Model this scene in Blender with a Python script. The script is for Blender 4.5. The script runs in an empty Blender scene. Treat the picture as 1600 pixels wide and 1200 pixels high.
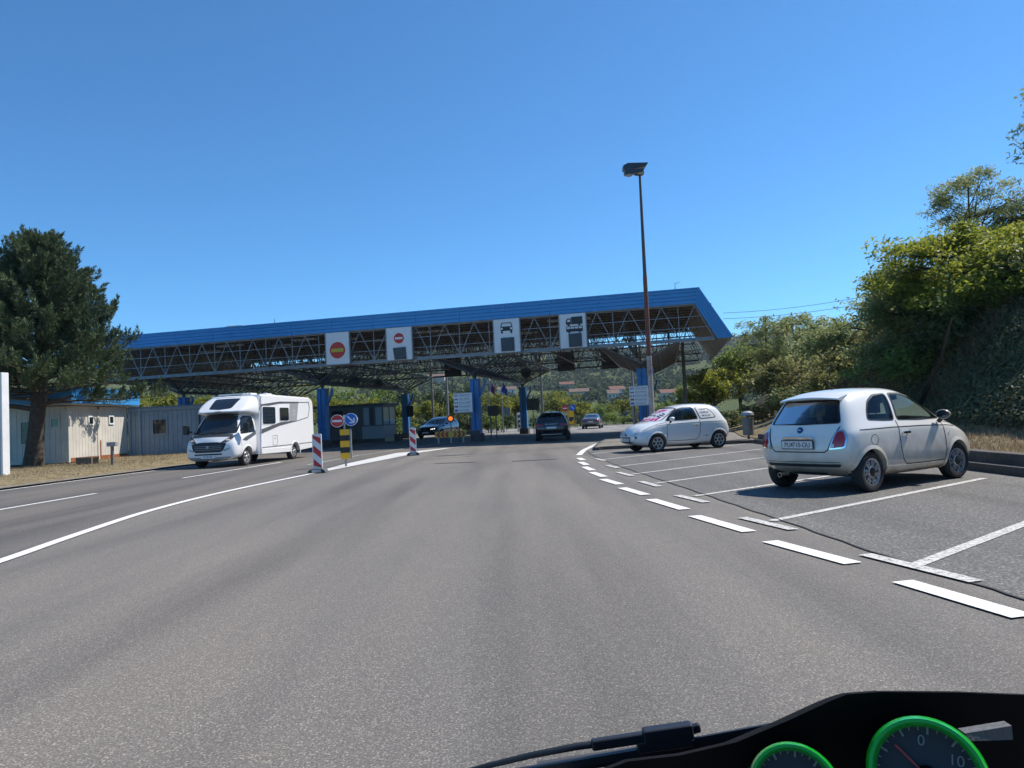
import bpy, bmesh, math, random
import numpy as np
from mathutils import Vector, Matrix
from mathutils.bvhtree import BVHTree
R = math.radians
random.seed(7)
rng = np.random.default_rng(11)
sc = bpy.context.scene
C = sc.collection
# ------------------------------------------------------------------ camera
FPX, HY, SLOPE, EYE = 1130.0, 655.0, 0.05, 1.3
ROLL = math.atan(SLOPE)
PITCH = math.atan((HY - 600) * math.cos(ROLL) / FPX)
F_ = Vector((0, math.cos(PITCH), math.sin(PITCH)))
U0 = Vector((0, -math.sin(PITCH), math.cos(PITCH)))
R0 = Vector((1, 0, 0))
CR = R0 * math.cos(ROLL) - U0 * math.sin(ROLL)
CU = R0 * math.sin(ROLL) + U0 * math.cos(ROLL)
EYEV = Vector((0, 0, EYE))
cd = bpy.data.cameras.new('camera'); cam = bpy.data.objects.new('camera', cd); C.objects.link(cam)
cd.sensor_width = 36; cd.lens = 36 * FPX / 1600; cd.clip_start = 0.05; cd.clip_end = 20000
M = Matrix((CR, CU, -F_)).transposed().to_4x4(); M.translation = EYEV
cam.matrix_world = M
sc.camera = cam
def ray(px, py):
    return (F_ * FPX + CR * (px - 800) + CU * (600 - py)).normalized()
def sstep(a, b, x):
    t = max(0, min(1, (x - a) / ((b - a) or 1e-6))); return t * t * (3 - 2 * t)
def gz(x, y):
    """height of the paved ground"""
    return 0.2 * sstep(33, 46, y) * sstep(7, -3, x)
def G(px, py, dz=0.0):
    d = ray(px, py); z = 0.0
    for _ in range(6):
        t = (z + dz - EYE) / d.z; p = EYEV + d * t; z = gz(p.x, p.y)
    return Vector((p.x, p.y, z + dz))
def D(px, py, depth):
    d = ray(px, py); return EYEV + d * (depth / d.y)
# ------------------------------------------------------------------ materials
MATS = {}
def nodes(m):
    m.use_nodes = True; nt = m.node_tree; return nt, nt.nodes['Principled BSDF']
def mat(name, col, rough=0.6, metal=0.0, var=0.0, scale=6.0, bump=0.0, bscale=40.0, coat=0.0, spec=None, emit=None, estr=1.0, var2=None):
    if name in MATS: return MATS[name]
    m = bpy.data.materials.new(name); nt, b = nodes(m); L = nt.links.new
    c = (*col, 1)
    b.inputs['Base Color'].default_value = c; b.inputs['Roughness'].default_value = rough; b.inputs['Metallic'].default_value = metal
    if coat: b.inputs['Coat Weight'].default_value = coat; b.inputs['Coat Roughness'].default_value = 0.05
    if spec is not None: b.inputs['Specular IOR Level'].default_value = spec
    if emit: b.inputs['Emission Color'].default_value = (*emit, 1); b.inputs['Emission Strength'].default_value = estr
    if var or bump: tc = nt.nodes.new('ShaderNodeTexCoord')
    if var:
        n = nt.nodes.new('ShaderNodeTexNoise'); n.inputs['Scale'].default_value = scale; n.inputs['Detail'].default_value = 7; n.inputs['Roughness'].default_value = 0.65
        L(tc.outputs['Object'], n.inputs['Vector'])
        r = nt.nodes.new('ShaderNodeValToRGB'); r.color_ramp.elements[0].position = 0.3; r.color_ramp.elements[1].position = 0.72
        lo = tuple(x * (1 - var) for x in col) if var2 is None else var2
        r.color_ramp.elements[0].color = (*lo, 1); r.color_ramp.elements[1].color = (*(min(1, x * (1 + var * .6)) for x in col), 1)
        L(n.outputs['Fac'], r.inputs['Fac']); L(r.outputs['Color'], b.inputs['Base Color'])
    if bump:
        n2 = nt.nodes.new('ShaderNodeTexNoise'); n2.inputs['Scale'].default_value = bscale; n2.inputs['Detail'].default_value = 5
        L(tc.outputs['Object'], n2.inputs['Vector'])
        bp = nt.nodes.new('ShaderNodeBump'); bp.inputs['Strength'].default_value = bump; bp.inputs['Distance'].default_value = 0.02
        L(n2.outputs['Fac'], bp.inputs['Height']); L(bp.outputs['Normal'], b.inputs['Normal'])
    MATS[name] = m; return m
def ramp(nt, stops):
    r = nt.nodes.new('ShaderNodeValToRGB'); e = r.color_ramp.elements
    while len(e) < len(stops): e.new(0.5)
    for i, (p, c) in enumerate(stops): e[i].position = p; e[i].color = (*c, 1)
    return r
def leaf_mat(name, cols, trans=0.35, rough=0.55):
    m = bpy.data.materials.new(name); nt, b = nodes(m); L = nt.links.new
    g = nt.nodes.new('ShaderNodeNewGeometry'); n = len(cols)
    r = ramp(nt, [(i / (n - 1), c) for i, c in enumerate(cols)])
    tc = nt.nodes.new('ShaderNodeTexCoord'); nz = nt.nodes.new('ShaderNodeTexNoise'); nz.inputs['Scale'].default_value = 0.5; nz.inputs['Detail'].default_value = 3
    L(tc.outputs['Object'], nz.inputs['Vector'])
    mx = nt.nodes.new('ShaderNodeMath'); mx.operation = 'MULTIPLY_ADD'; mx.inputs[1].default_value = 0.55
    ad = nt.nodes.new('ShaderNodeMath'); ad.operation = 'MULTIPLY_ADD'; ad.inputs[1].default_value = 1.3; ad.inputs[2].default_value = -0.42
    L(nz.outputs['Fac'], ad.inputs[0]); L(g.outputs['Random Per Island'], mx.inputs[0]); L(ad.outputs[0], mx.inputs[2])
    L(mx.outputs[0], r.inputs['Fac']); L(r.outputs['Color'], b.inputs['Base Color']); b.inputs['Roughness'].default_value = rough
    b.inputs['Specular IOR Level'].default_value = 0.25
    t = nt.nodes.new('ShaderNodeBsdfTranslucent'); hs = nt.nodes.new('ShaderNodeHueSaturation'); hs.inputs['Value'].default_value = 1.5; hs.inputs['Hue'].default_value = 0.475
    L(r.outputs['Color'], hs.inputs['Color']); L(hs.outputs['Color'], t.inputs['Color'])
    ms = nt.nodes.new('ShaderNodeMixShader'); ms.inputs[0].default_value = trans
    L(b.outputs[0], ms.inputs[1]); L(t.outputs[0], ms.inputs[2]); L(ms.outputs[0], nt.nodes['Material Output'].inputs['Surface'])
    MATS[name] = m; return m
def glass_mat(name, tint):
    m = bpy.data.materials.new(name); nt, b = nodes(m); L = nt.links.new
    t = nt.nodes.new('ShaderNodeBsdfTransparent'); t.inputs[0].default_value = (*tint, 1)
    g = nt.nodes.new('ShaderNodeBsdfGlossy'); g.inputs['Roughness'].default_value = 0.02; g.inputs[0].default_value = (.8, .8, .8, 1)
    fr = nt.nodes.new('ShaderNodeFresnel'); fr.inputs[0].default_value = 1.38
    ms = nt.nodes.new('ShaderNodeMixShader'); L(fr.outputs[0], ms.inputs[0]); L(t.outputs[0], ms.inputs[1]); L(g.outputs[0], ms.inputs[2])
    L(ms.outputs[0], nt.nodes['Material Output'].inputs['Surface']); MATS[name] = m; return m
# ------------------------------------------------------------------ mesh builder
class MB:
    def __init__(s): s.v = []; s.f = []; s.m = []; s.mi = 0
    def add(s, vs, fs, mi=None):
        o = len(s.v); s.v += [tuple(v) for v in vs]
        for f in fs: s.f.append(tuple(i + o for i in f)); s.m.append(s.mi if mi is None else mi)
        return s
    def box(s, c, d, rz=0.0, mi=None):
        cx, cy, cz = c; hx, hy, hz = d[0] / 2, d[1] / 2, d[2] / 2; cs, sn = math.cos(rz), math.sin(rz)
        vs = []
        for x, y, z in ((-1,-1,-1),(1,-1,-1),(1,1,-1),(-1,1,-1),(-1,-1,1),(1,-1,1),(1,1,1),(-1,1,1)):
            X, Y = x * hx, y * hy; vs.append((cx + X * cs - Y * sn, cy + X * sn + Y * cs, cz + z * hz))
        return s.add(vs, [(0,3,2,1),(4,5,6,7),(0,1,5,4),(1,2,6,5),(2,3,7,6),(3,0,4,7)], mi)
    def b2(s, a, b, mi=None):
        return s.box([(a[i] + b[i]) / 2 for i in range(3)], [abs(b[i] - a[i]) for i in range(3)], 0, mi)
    def bar(s, p, q, w, h=None, mi=None, up=(0, 0, 1)):
        p, q = Vector(p), Vector(q); d = (q - p).normalized(); h = h or w
        u = Vector(up)
        if abs(d.dot(u)) > .98: u = Vector((0, 1, 0))
        a = d.cross(u).normalized() * w / 2; b = a.cross(d).normalized() * h / 2
        vs = [p - a - b, p + a - b, p + a + b, p - a + b, q - a - b, q + a - b, q + a + b, q - a + b]
        return s.add(vs, [(0,3,2,1),(4,5,6,7),(0,1,5,4),(1,2,6,5),(2,3,7,6),(3,0,4,7)], mi)
    def tube(s, p, q, r0, r1=None, n=10, mi=None, cap=True):
        p, q = Vector(p), Vector(q); r1 = r0 if r1 is None else r1; d = (q - p).normalized()
        u = Vector((0, 0, 1)) if abs(d.z) < .95 else Vector((1, 0, 0))
        a = d.cross(u).normalized(); b = d.cross(a).normalized(); vs = []
        for c, r in ((p, r0), (q, r1)):
            for i in range(n):
                t = 2 * math.pi * i / n; vs.append(c + a * r * math.cos(t) + b * r * math.sin(t))
        fs = [(i, (i + 1) % n, n + (i + 1) % n, n + i) for i in range(n)]
        if cap: fs += [tuple(range(n - 1, -1, -1)), tuple(range(n, 2 * n))]
        return s.add(vs, fs, mi)
    def path(s, pts, rs, n=8, mi=None):
        """tube along a polyline with given radii"""
        pts = [Vector(p) for p in pts]; vs = []; fs = []
        for k, p in enumerate(pts):
            d = (pts[min(k + 1, len(pts) - 1)] - pts[max(k - 1, 0)]).normalized()
            u = Vector((0, 1, 0)) if abs(d.y) < .9 else Vector((1, 0, 0))
            a = d.cross(u).normalized(); b = d.cross(a).normalized()
            r = rs[k] if hasattr(rs, '__len__') else rs
            for i in range(n):
                t = 2 * math.pi * i / n; vs.append(p + a * r * math.cos(t) + b * r * math.sin(t))
        for k in range(len(pts) - 1):
            for i in range(n): fs.append((k*n+i, k*n+(i+1)%n, (k+1)*n+(i+1)%n, (k+1)*n+i))
        fs += [tuple(range(n - 1, -1, -1)), tuple(range((len(pts)-1)*n, len(pts)*n))]
        return s.add(vs, fs, mi)
    def lathe(s, prof, c, axis='y', n=32, mi=None, sweep=(0, 2 * math.pi)):
        """prof: (radius, along axis)"""
        vs = []; k = len(prof); full = abs(sweep[1] - sweep[0] - 2 * math.pi) < 1e-6; nn = n if full else n + 1
        for i in range(nn):
            t = sweep[0] + (sweep[1] - sweep[0]) * i / n; cs, sn = math.cos(t), math.sin(t)
            for r, a in prof:
                if axis == 'y': v = (r * cs, a, r * sn)
                elif axis == 'x': v = (a, r * cs, r * sn)
                else: v = (r * cs, r * sn, a)
                vs.append((v[0] + c[0], v[1] + c[1], v[2] + c[2]))
        fs = []
        for i in range(n):
            j = (i + 1) % nn
            for q in range(k - 1): fs.append((i*k+q, i*k+q+1, j*k+q+1, j*k+q))
        return s.add(vs, fs, mi)
    def prism(s, poly, plane, a0, a1, mi=None):
        def P(u, w, a): return {'xz': (u, a, w), 'yz': (a, u, w), 'xy': (u, w, a)}[plane]
        n = len(poly); vs = [P(u, w, a0) for u, w in poly] + [P(u, w, a1) for u, w in poly]
        fs = [tuple(range(n)), tuple(range(2 * n - 1, n - 1, -1))] + [(i, n + i, n + (i + 1) % n, (i + 1) % n) for i in range(n)]
        return s.add(vs, fs, mi)
    def build(s, name, mats, parent=None, loc=(0, 0, 0), rz=0.0, smooth=0, bevel=0, fix=False):
        me = bpy.data.meshes.new(name); me.from_pydata(s.v, [], s.f)
        mats = mats if isinstance(mats, (list, tuple)) else [mats]
        for m in mats: me.materials.append(m)
        if len(mats) > 1: me.polygons.foreach_set('material_index', s.m)
        if fix or bevel:
            bm = bmesh.new(); bm.from_mesh(me); bmesh.ops.remove_doubles(bm, verts=bm.verts, dist=1e-5)
            bmesh.ops.recalc_face_normals(bm, faces=bm.faces); bm.to_mesh(me); bm.free()
        if smooth:
            me.polygons.foreach_set('use_smooth', [True] * len(me.polygons)); me.set_sharp_from_angle(angle=R(smooth))
        me.update(); o = bpy.data.objects.new(name, me); C.objects.link(o)
        o.location = loc; o.rotation_euler = (0, 0, rz)
        if parent: o.parent = parent
        if bevel:
            b = o.modifiers.new('bevel', 'BEVEL'); b.width = bevel; b.segments = 3; b.limit_method = 'ANGLE'; b.angle_limit = R(35)
        return o
def tag(o, label=None, cat=None, group=None, kind=None):
    if label: o['label'] = label
    if cat: o['category'] = cat
    if group: o['group'] = group
    if kind: o['kind'] = kind
    return o
def thing(name, label, cat, loc=(0, 0, 0), rz=0.0, group=None):
    o = bpy.data.objects.new(name, None); C.objects.link(o); o.location = loc; o.rotation_euler = (0, 0, rz); o.empty_display_size = .3
    return tag(o, label, cat, group)
def children(o): return [c for c in bpy.data.objects if c.parent == o]
def copy_tree(o, parent=None):
    c = o.copy(); C.objects.link(c)
    if parent: c.parent = parent
    for ch in children(o): copy_tree(ch, c)
    return c
def text_part(name, s, size, m, parent, matrix, ext=0.002, align='CENTER', sx=1.0, fit=None):
    cu = bpy.data.curves.new(name, 'FONT'); cu.body = s; cu.size = size; cu.extrude = ext; cu.align_x = align; cu.align_y = 'CENTER'
    t = bpy.data.objects.new(name, cu); C.objects.link(t); dg = bpy.context.evaluated_depsgraph_get()
    me = bpy.data.meshes.new_from_object(t.evaluated_get(dg)); bpy.data.objects.remove(t); bpy.data.curves.remove(cu)
    me.name = name; me.materials.clear(); me.materials.append(m)
    if fit:
        xs_ = [v.co.x for v in me.vertices]; sx = min(sx, fit / max(1e-6, max(xs_) - min(xs_)))
    if sx != 1: me.transform(Matrix.Scale(sx, 4, (1, 0, 0)))
    o = bpy.data.objects.new(name, me); C.objects.link(o); o.parent = parent; o.matrix_local = matrix; return o
def facing(loc, normal, up=(0, 0, 1)):
    """matrix putting text/plates (XY plane, +Z out) at loc facing normal"""
    n = Vector(normal).normalized(); x = Vector(up).cross(n).normalized(); y = n.cross(x)
    m = Matrix((x, y, n)).transposed().to_4x4(); m.translation = Vector(loc); return m
def quads(name, cen, size, m, parent=None, aspect=0.6, nrm=None, jit=1.0, axis=None):
    """N leaf quads as one mesh"""
    n = len(cen); a = rng.normal(size=(n, 3))
    if nrm is not None: nn = nrm + jit * rng.normal(size=(n, 3)) * .6
    else: nn = rng.normal(size=(n, 3))
    nn /= np.linalg.norm(nn, axis=1)[:, None] + 1e-9
    if axis is not None: a = axis + .35 * rng.normal(size=(n, 3))
    if axis is None: a -= (a * nn).sum(1)[:, None] * nn
    a /= np.linalg.norm(a, axis=1)[:, None] + 1e-9
    b = np.cross(nn, a); b /= np.linalg.norm(b, axis=1)[:, None] + 1e-9
    s = np.asarray(size).reshape(-1, 1) * np.ones((n, 1))
    a = a * s; b = b * s * aspect
    v = np.stack([cen - a, cen - .15 * a + b * .8, cen + a, cen - .15 * a - b * .8], 1).reshape(-1, 3)
    me = bpy.data.meshes.new(name); me.vertices.add(4 * n); me.vertices.foreach_set('co', v.astype(np.float32).ravel())
    me.loops.add(4 * n); me.loops.foreach_set('vertex_index', np.arange(4 * n, dtype=np.int32))
    me.polygons.add(n); me.polygons.foreach_set('loop_start', np.arange(0, 4 * n, 4, dtype=np.int32))
    try: me.polygons.foreach_set('loop_total', np.full(n, 4, dtype=np.int32))
    except Exception: pass
    me.materials.append(m); me.update(calc_edges=True); me.validate()
    o = bpy.data.objects.new(name, me); C.objects.link(o)
    if parent: o.parent = parent
    return o
def grid(name, xs, ys, hf, m, kind=None):
    nx, ny = len(xs), len(ys); vs = [(x, y, hf(x, y)) for y in ys for x in xs]
    fs = [(j*nx+i, j*nx+i+1, (j+1)*nx+i+1, (j+1)*nx+i) for j in range(ny-1) for i in range(nx-1)]
    mb = MB(); mb.add(vs, fs); o = mb.build(name, m, smooth=60)
    if kind: o['kind'] = kind
    return o
def sheet(name, poly, m, dz, kind='structure', cell=2.0):
    """flat polygon draped on gz, subdivided so it follows the ground"""
    bm = bmesh.new(); f = bm.faces.new([bm.verts.new((x, y, 0)) for x, y in poly]); 
    xs = [p[0] for p in poly]; ys = [p[1] for p in poly]
    if cell:
        for ax, lo, hi in ((0, min(xs), max(xs)), (1, min(ys), max(ys))):
            k = math.ceil(lo / cell) * cell
            while k < hi:
                no = (1, 0, 0) if ax == 0 else (0, 1, 0); co = (k, 0, 0) if ax == 0 else (0, k, 0)
                bmesh.ops.bisect_plane(bm, geom=bm.verts[:] + bm.edges[:] + bm.faces[:], plane_co=co, plane_no=no); k += cell
    for v in bm.verts: v.co.z = gz(v.co.x, v.co.y) + dz
    bmesh.ops.recalc_face_normals(bm, faces=bm.faces)
    for f in bm.faces:
        if f.normal.z < 0: f.normal_flip()
    me = bpy.data.meshes.new(name); bm.to_mesh(me); bm.free(); me.materials.append(m)
    o = bpy.data.objects.new(name, me); C.objects.link(o)
    if kind: o['kind'] = kind
    return o
# ------------------------------------------------------------------ light and sky
SUN_AZ, SUN_EL = R(67), R(53)
S = Vector((math.sin(SUN_AZ) * math.cos(SUN_EL), math.cos(SUN_AZ) * math.cos(SUN_EL), math.sin(SUN_EL)))
sl = bpy.data.lights.new('sun', 'SUN'); sl.energy = 4.6; sl.angle = R(.53); sl.color = (1, .935, .84)
so = bpy.data.objects.new('sun', sl); C.objects.link(so); so.rotation_euler = S.to_track_quat('Z', 'Y').to_euler(); so.location = (20, 10, 40)
w = bpy.data.worlds.new('World'); sc.world = w; w.use_nodes = True; nt = w.node_tree
sky = nt.nodes.new('ShaderNodeTexSky'); sky.sky_type = 'NISHITA'; sky.sun_disc = False; sky.sun_elevation = SUN_EL; sky.sun_rotation = SUN_AZ
sky.altitude = 1800; sky.air_density = 1.0; sky.dust_density = 0.2; sky.ozone_density = 1.6
tn = nt.nodes.new('ShaderNodeMix'); tn.data_type = 'RGBA'; tn.blend_type = 'MULTIPLY'; tn.inputs[0].default_value = 1; tn.inputs[7].default_value = (.305, .635, .845, 1)
nt.links.new(sky.outputs[0], tn.inputs[6]); nt.links.new(tn.outputs[2], nt.nodes['Background'].inputs[0]); nt.nodes['Background'].inputs[1].default_value = 0.15
sc.view_settings.view_transform = 'Standard'; sc.view_settings.look = 'None'; sc.view_settings.exposure = 0.5; sc.view_settings.gamma = 1
# ------------------------------------------------------------------ palette
WHITE = mat('white_paint', (.74, .74, .72), .5, var=.12, scale=3)
PAPER = mat('sign_white', (.72, .73, .74), .45, var=.08, scale=2)
RED = mat('sign_red', (.52, .025, .03), .45)
YEL = mat('sign_yellow', (.8, .42, .01), .45)
DYEL = mat('faded_yellow', (.68, .42, .06), .5)
BLK = mat('black', (.012, .012, .014), .5)
SGREY = mat('slate_panel', (.035, .045, .06), .4)
BLUE = mat('sign_blue', (.01, .12, .5), .45)
STEEL = mat('galvanised_steel', (.36, .37, .38), .45, .6, var=.25, scale=9)
GSTEEL = mat('painted_grey_steel', (.27, .28, .29), .55, .1, var=.3, scale=3)
DSTEEL = mat('dark_steel', (.075, .075, .078), .55, .2, var=.3, scale=4)
RSTEEL = mat('brown_steel', (.18, .155, .135), .6, .1, var=.35, scale=3)
RUST = mat('rust', (.30, .10, .035), .85, var=.55, scale=7)
RUBBER = mat('rubber', (.017, .017, .018), .75, var=.3, scale=8)
CONC = mat('concrete', (.34, .33, .31), .85, var=.3, scale=2.5, bump=.25)
DCONC = mat('kerb_concrete', (.085, .080, .074), .9, var=.45, scale=4, bump=.5, bscale=25)
# asphalt
def asphalt(name, base, warm, speck, fine=90., worn=None):
    m = bpy.data.materials.new(name); nt, b = nodes(m); L = nt.links.new
    tc = nt.nodes.new('ShaderNodeTexCoord')
    v = nt.nodes.new('ShaderNodeTexVoronoi'); v.inputs['Scale'].default_value = fine; L(tc.outputs['Object'], v.inputs['Vector'])
    n1 = nt.nodes.new('ShaderNodeTexNoise'); n1.inputs['Scale'].default_value = fine * .55; n1.inputs['Detail'].default_value = 4; n1.inputs['Roughness'].default_value = .7; L(tc.outputs['Object'], n1.inputs['Vector'])
    n2 = nt.nodes.new('ShaderNodeTexNoise'); n2.inputs['Scale'].default_value = .22; n2.inputs['Detail'].default_value = 6; n2.inputs['Roughness'].default_value = .6
    mp = nt.nodes.new('ShaderNodeMapping'); mp.inputs['Scale'].default_value = (1.6, .45, 1); mp.inputs['Rotation'].default_value = (0, 0, R(-3))
    L(tc.outputs['Object'], mp.inputs['Vector']); L(mp.outputs[0], n2.inputs['Vector'])
    r1 = ramp(nt, [(.30, tuple(x * (1 - speck) for x in base)), (.52, base), (.74, tuple(x * (1 + 1.1 * speck) for x in base))]); L(n1.outputs['Fac'], r1.inputs['Fac'])
    r2 = ramp(nt, [(.35, (.82, .83, .85)), (.65, warm)]); L(n2.outputs['Fac'], r2.inputs['Fac'])
    r3 = ramp(nt, [(0., (.55, .55, .55)), (.22, (1, 1, 1)), (1., (1.0, 1.0, 1.0))]); L(v.outputs['Distance'], r3.inputs['Fac'])
    def mul(a, c, f=1.0):
        x = nt.nodes.new('ShaderNodeMix'); x.data_type = 'RGBA'; x.blend_type = 'MULTIPLY'; x.inputs[0].default_value = f; L(a, x.inputs[6]); L(c, x.inputs[7]); return x.outputs[2]
    # pale stone chips
    v2 = nt.nodes.new('ShaderNodeTexVoronoi'); v2.inputs['Scale'].default_value = fine * .8; L(tc.outputs['Object'], v2.inputs['Vector'])
    sx = nt.nodes.new('ShaderNodeSeparateColor'); L(v2.outputs['Color'], sx.inputs[0])
    r4 = ramp(nt, [(.0, (.8, .8, .8)), (.6, (1, 1, 1)), (.86, (1.3, 1.29, 1.26)), (1., (2.1, 2.06, 1.98))]); L(sx.outputs[0], r4.inputs['Fac'])
    # wandering tyre polish bands and tar stains
    n3 = nt.nodes.new('ShaderNodeTexNoise'); n3.inputs['Scale'].default_value = 1.1; n3.inputs['Detail'].default_value = 5
    mp3 = nt.nodes.new('ShaderNodeMapping'); mp3.inputs['Scale'].default_value = (1.0, .06, 1); mp3.inputs['Rotation'].default_value = (0, 0, R(-4)); L(tc.outputs['Object'], mp3.inputs['Vector']); L(mp3.outputs[0], n3.inputs['Vector'])
    r5 = ramp(nt, [(.34, (.74, .74, .75)), (.52, (1, 1, 1)), (.72, (1.13, 1.11, 1.08))]); L(n3.outputs['Fac'], r5.inputs['Fac'])
    n4 = nt.nodes.new('ShaderNodeTexNoise'); n4.inputs['Scale'].default_value = .9; n4.inputs['Detail'].default_value = 9; n4.inputs['Roughness'].default_value = .75; L(tc.outputs['Object'], n4.inputs['Vector'])
    r6 = ramp(nt, [(.26, (.55, .55, .57)), (.37, (1, 1, 1)), (1, (1, 1, 1))]); L(n4.outputs['Fac'], r6.inputs['Fac'])
    o = mul(mul(mul(mul(mul(r1.outputs[0], r2.outputs[0]), r3.outputs[0], .6), r4.outputs[0]), r5.outputs[0]), r6.outputs[0])
    L(o, b.inputs['Base Color']); b.inputs['Roughness'].default_value = .8; b.inputs['Specular IOR Level'].default_value = .35
    bp = nt.nodes.new('ShaderNodeBump'); bp.inputs['Strength'].default_value = .7; bp.inputs['Distance'].default_value = .006
    L(n1.outputs['Fac'], bp.inputs['Height']); L(bp.outputs[0], b.inputs['Normal'])
    MATS[name] = m; return m
A_MAIN = asphalt('road_asphalt', (.163, .151, .136), (1.04, 1.025, 1.0), .46, 175.)
A_LEFT = asphalt('lane_asphalt', (.128, .119, .108), (1.04, 1.01, .98), .36, 175.)
A_PARK = asphalt('parking_asphalt', (.126, .122, .116), (1.02, 1.02, 1.02), .72, 75.)
A_FAR = asphalt('far_asphalt', (.22, .21, .20), (1.05, 1.03, 1.0), .3)
def paint_mat(name, col, wear):
    m = bpy.data.materials.new(name); nt, b = nodes(m); L = nt.links.new
    tc = nt.nodes.new('ShaderNodeTexCoord'); n = nt.nodes.new('ShaderNodeTexNoise'); n.inputs['Scale'].default_value = 28; n.inputs['Detail'].default_value = 8; n.inputs['Roughness'].default_value = .75; L(tc.outputs['Object'], n.inputs['Vector'])
    r = ramp(nt, [(wear, (.17, .165, .16)), (wear + .1, tuple(x * .86 for x in col)), (.62, col)]); L(n.outputs['Fac'], r.inputs['Fac']); L(r.outputs[0], b.inputs['Base Color']); b.inputs['Roughness'].default_value = .7
    MATS[name] = m; return m
P_NEW = paint_mat('fresh_road_paint', (.74, .735, .72), .315)
P_OLD = paint_mat('worn_road_paint', (.58, .57, .54), .40)
P_GORE = paint_mat('gore_paint', (.60, .595, .57), .32)
def ground_mat(name, stops, scale, fine):
    m = bpy.data.materials.new(name); nt, b = nodes(m); L = nt.links.new
    tc = nt.nodes.new('ShaderNodeTexCoord'); n = nt.nodes.new('ShaderNodeTexNoise'); n.inputs['Scale'].default_value = scale; n.inputs['Detail'].default_value = 9; n.inputs['Roughness'].default_value = .72; L(tc.outputs['Object'], n.inputs['Vector'])
    r = ramp(nt, stops); L(n.outputs['Fac'], r.inputs['Fac']); L(r.outputs[0], b.inputs['Base Color']); b.inputs['Roughness'].default_value = .95; b.inputs['Specular IOR Level'].default_value = .1
    n2 = nt.nodes.new('ShaderNodeTexNoise'); n2.inputs['Scale'].default_value = fine; n2.inputs['Detail'].default_value = 6; L(tc.outputs['Object'], n2.inputs['Vector'])
    bp = nt.nodes.new('ShaderNodeBump'); bp.inputs['Strength'].default_value = .8; bp.inputs['Distance'].default_value = .05; L(n2.outputs['Fac'], bp.inputs['Height']); L(bp.outputs[0], b.inputs['Normal'])
    MATS[name] = m; return m
DRY = ground_mat('dry_grass_soil', [(.3, (.09, .072, .042)), (.5, (.21, .17, .10)), (.68, (.31, .255, .16))], 3.0, 30)
GRAVEL = ground_mat('gravel_verge', [(.3, (.11, .10, .085)), (.5, (.23, .21, .18)), (.7, (.33, .31, .27))], 6.0, 45)
MEADOW = ground_mat('meadow', [(.3, (.035, .058, .016)), (.5, (.065, .085, .026)), (.7, (.13, .13, .05))], .25, 3)
BANKM = ground_mat('bank_soil', [(.3, (.045, .05, .022)), (.5, (.13, .105, .05)), (.68, (.26, .20, .10))], .8, 8)
# ------------------------------------------------------------------ terrain
def hill(x, y):
    d = math.hypot(x, y)
    a = sstep(170, 1150, d) ** 1.15 * 100 * (1 + .16 * math.sin(x / 210 + .6) + .10 * math.sin(x / 83 + y / 300))
    a += 9 * math.sin(x / 70 + 1.3) * sstep(300, 700, d) * math.sin(y / 120)
    return a * (1.06 - .22 * sstep(-100, 260, x)) * (1 - .75 * sstep(330, 620, x))
def ground_h(x, y):
    return -.35 + hill(x, y) if math.hypot(x, y) > 105 else -.35
def lines(a, b, n): return [a + (b - a) * i / n for i in range(n + 1)]
xs = [-6000, -3000, -1500] + lines(-900, 900, 90) + [1500, 3000, 6000]
ys = [-4000, -1000, -200, 0, 60, 100] + lines(120, 1500, 70) + [2000, 3000, 6000]
def gh2(x, y):
    if y < 100: return -.35
    h = hill(x, y) - .35
    if y > 1300: h *= 1 - sstep(1300, 3000, y)
    if abs(x) > 900: h *= .6
    return h
grid('ground', xs, ys, gh2, MEADOW, 'structure')
road_poly = [(-15.6, -25), (-15.4, 5), (-14.9, 18), (-14.3, 27), (-13.9, 33), (-13.6, 45), (-13, 60), (-12, 84), (22, 92), (22, 60), (9.5, 54), (8.6, 28), (9, -25)]
sheet('road', road_poly, A_MAIN, 0.0)
def curve_pts(l, n=8):
    out = []
    for i in range(len(l) - 1):
        p0, p1, p2, p3 = (Vector(l[max(i-1,0)]), Vector(l[i]), Vector(l[i+1]), Vector(l[min(i+2,len(l)-1)]))
        for k in range(n):
            t = k / n; out.append(.5 * ((2*p1) + (p2-p0)*t + (2*p0-5*p1+4*p2-p3)*t*t + (3*p1-p0-3*p2+p3)*t**3))
    out.append(Vector(l[-1])); return out
def xy(v): return (v[0], v[1])
def ribbon(pts, w):
    """polygon of a band of width w (number or list) centred on a polyline"""
    P = [Vector((p[0], p[1])) for p in pts]; a = []; b = []
    for i, p in enumerate(P):
        d = (P[min(i+1, len(P)-1)] - P[max(i-1, 0)]).normalized(); n = Vector((-d.y, d.x)); ww = w[i] if hasattr(w, '__len__') else w
        a.append(p + n * ww / 2); b.append(p - n * ww / 2)
    return [tuple(v) for v in a] + [tuple(v) for v in reversed(b)]
# the opposite carriageway, left of the white line, has an older darker surface
sep_px = [(-260, 950), (-120, 915), (0, 878), (120, 836), (240, 797), (360, 767), (480, 742)]
sep = [xy(G(*p)) for p in sep_px]
sepc = [tuple(v) for v in curve_pts(sep, 4)]
lane_poly = sepc + [xy(G(560, 724)), xy(G(640, 705)), (-2.6, 44), (-2, 58), (-12.8, 58), (-13.6, 45), (-13.9, 33), (-14.3, 27), (-14.9, 18), (-15.4, 5)]
sheet('road_lane', lane_poly, A_LEFT, .004)
sheet('far_road', [(-9, 58), (-2, 57.5), (9.6, 54), (22, 60), (22, 92), (-11, 84)], A_FAR, .008)
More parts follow.
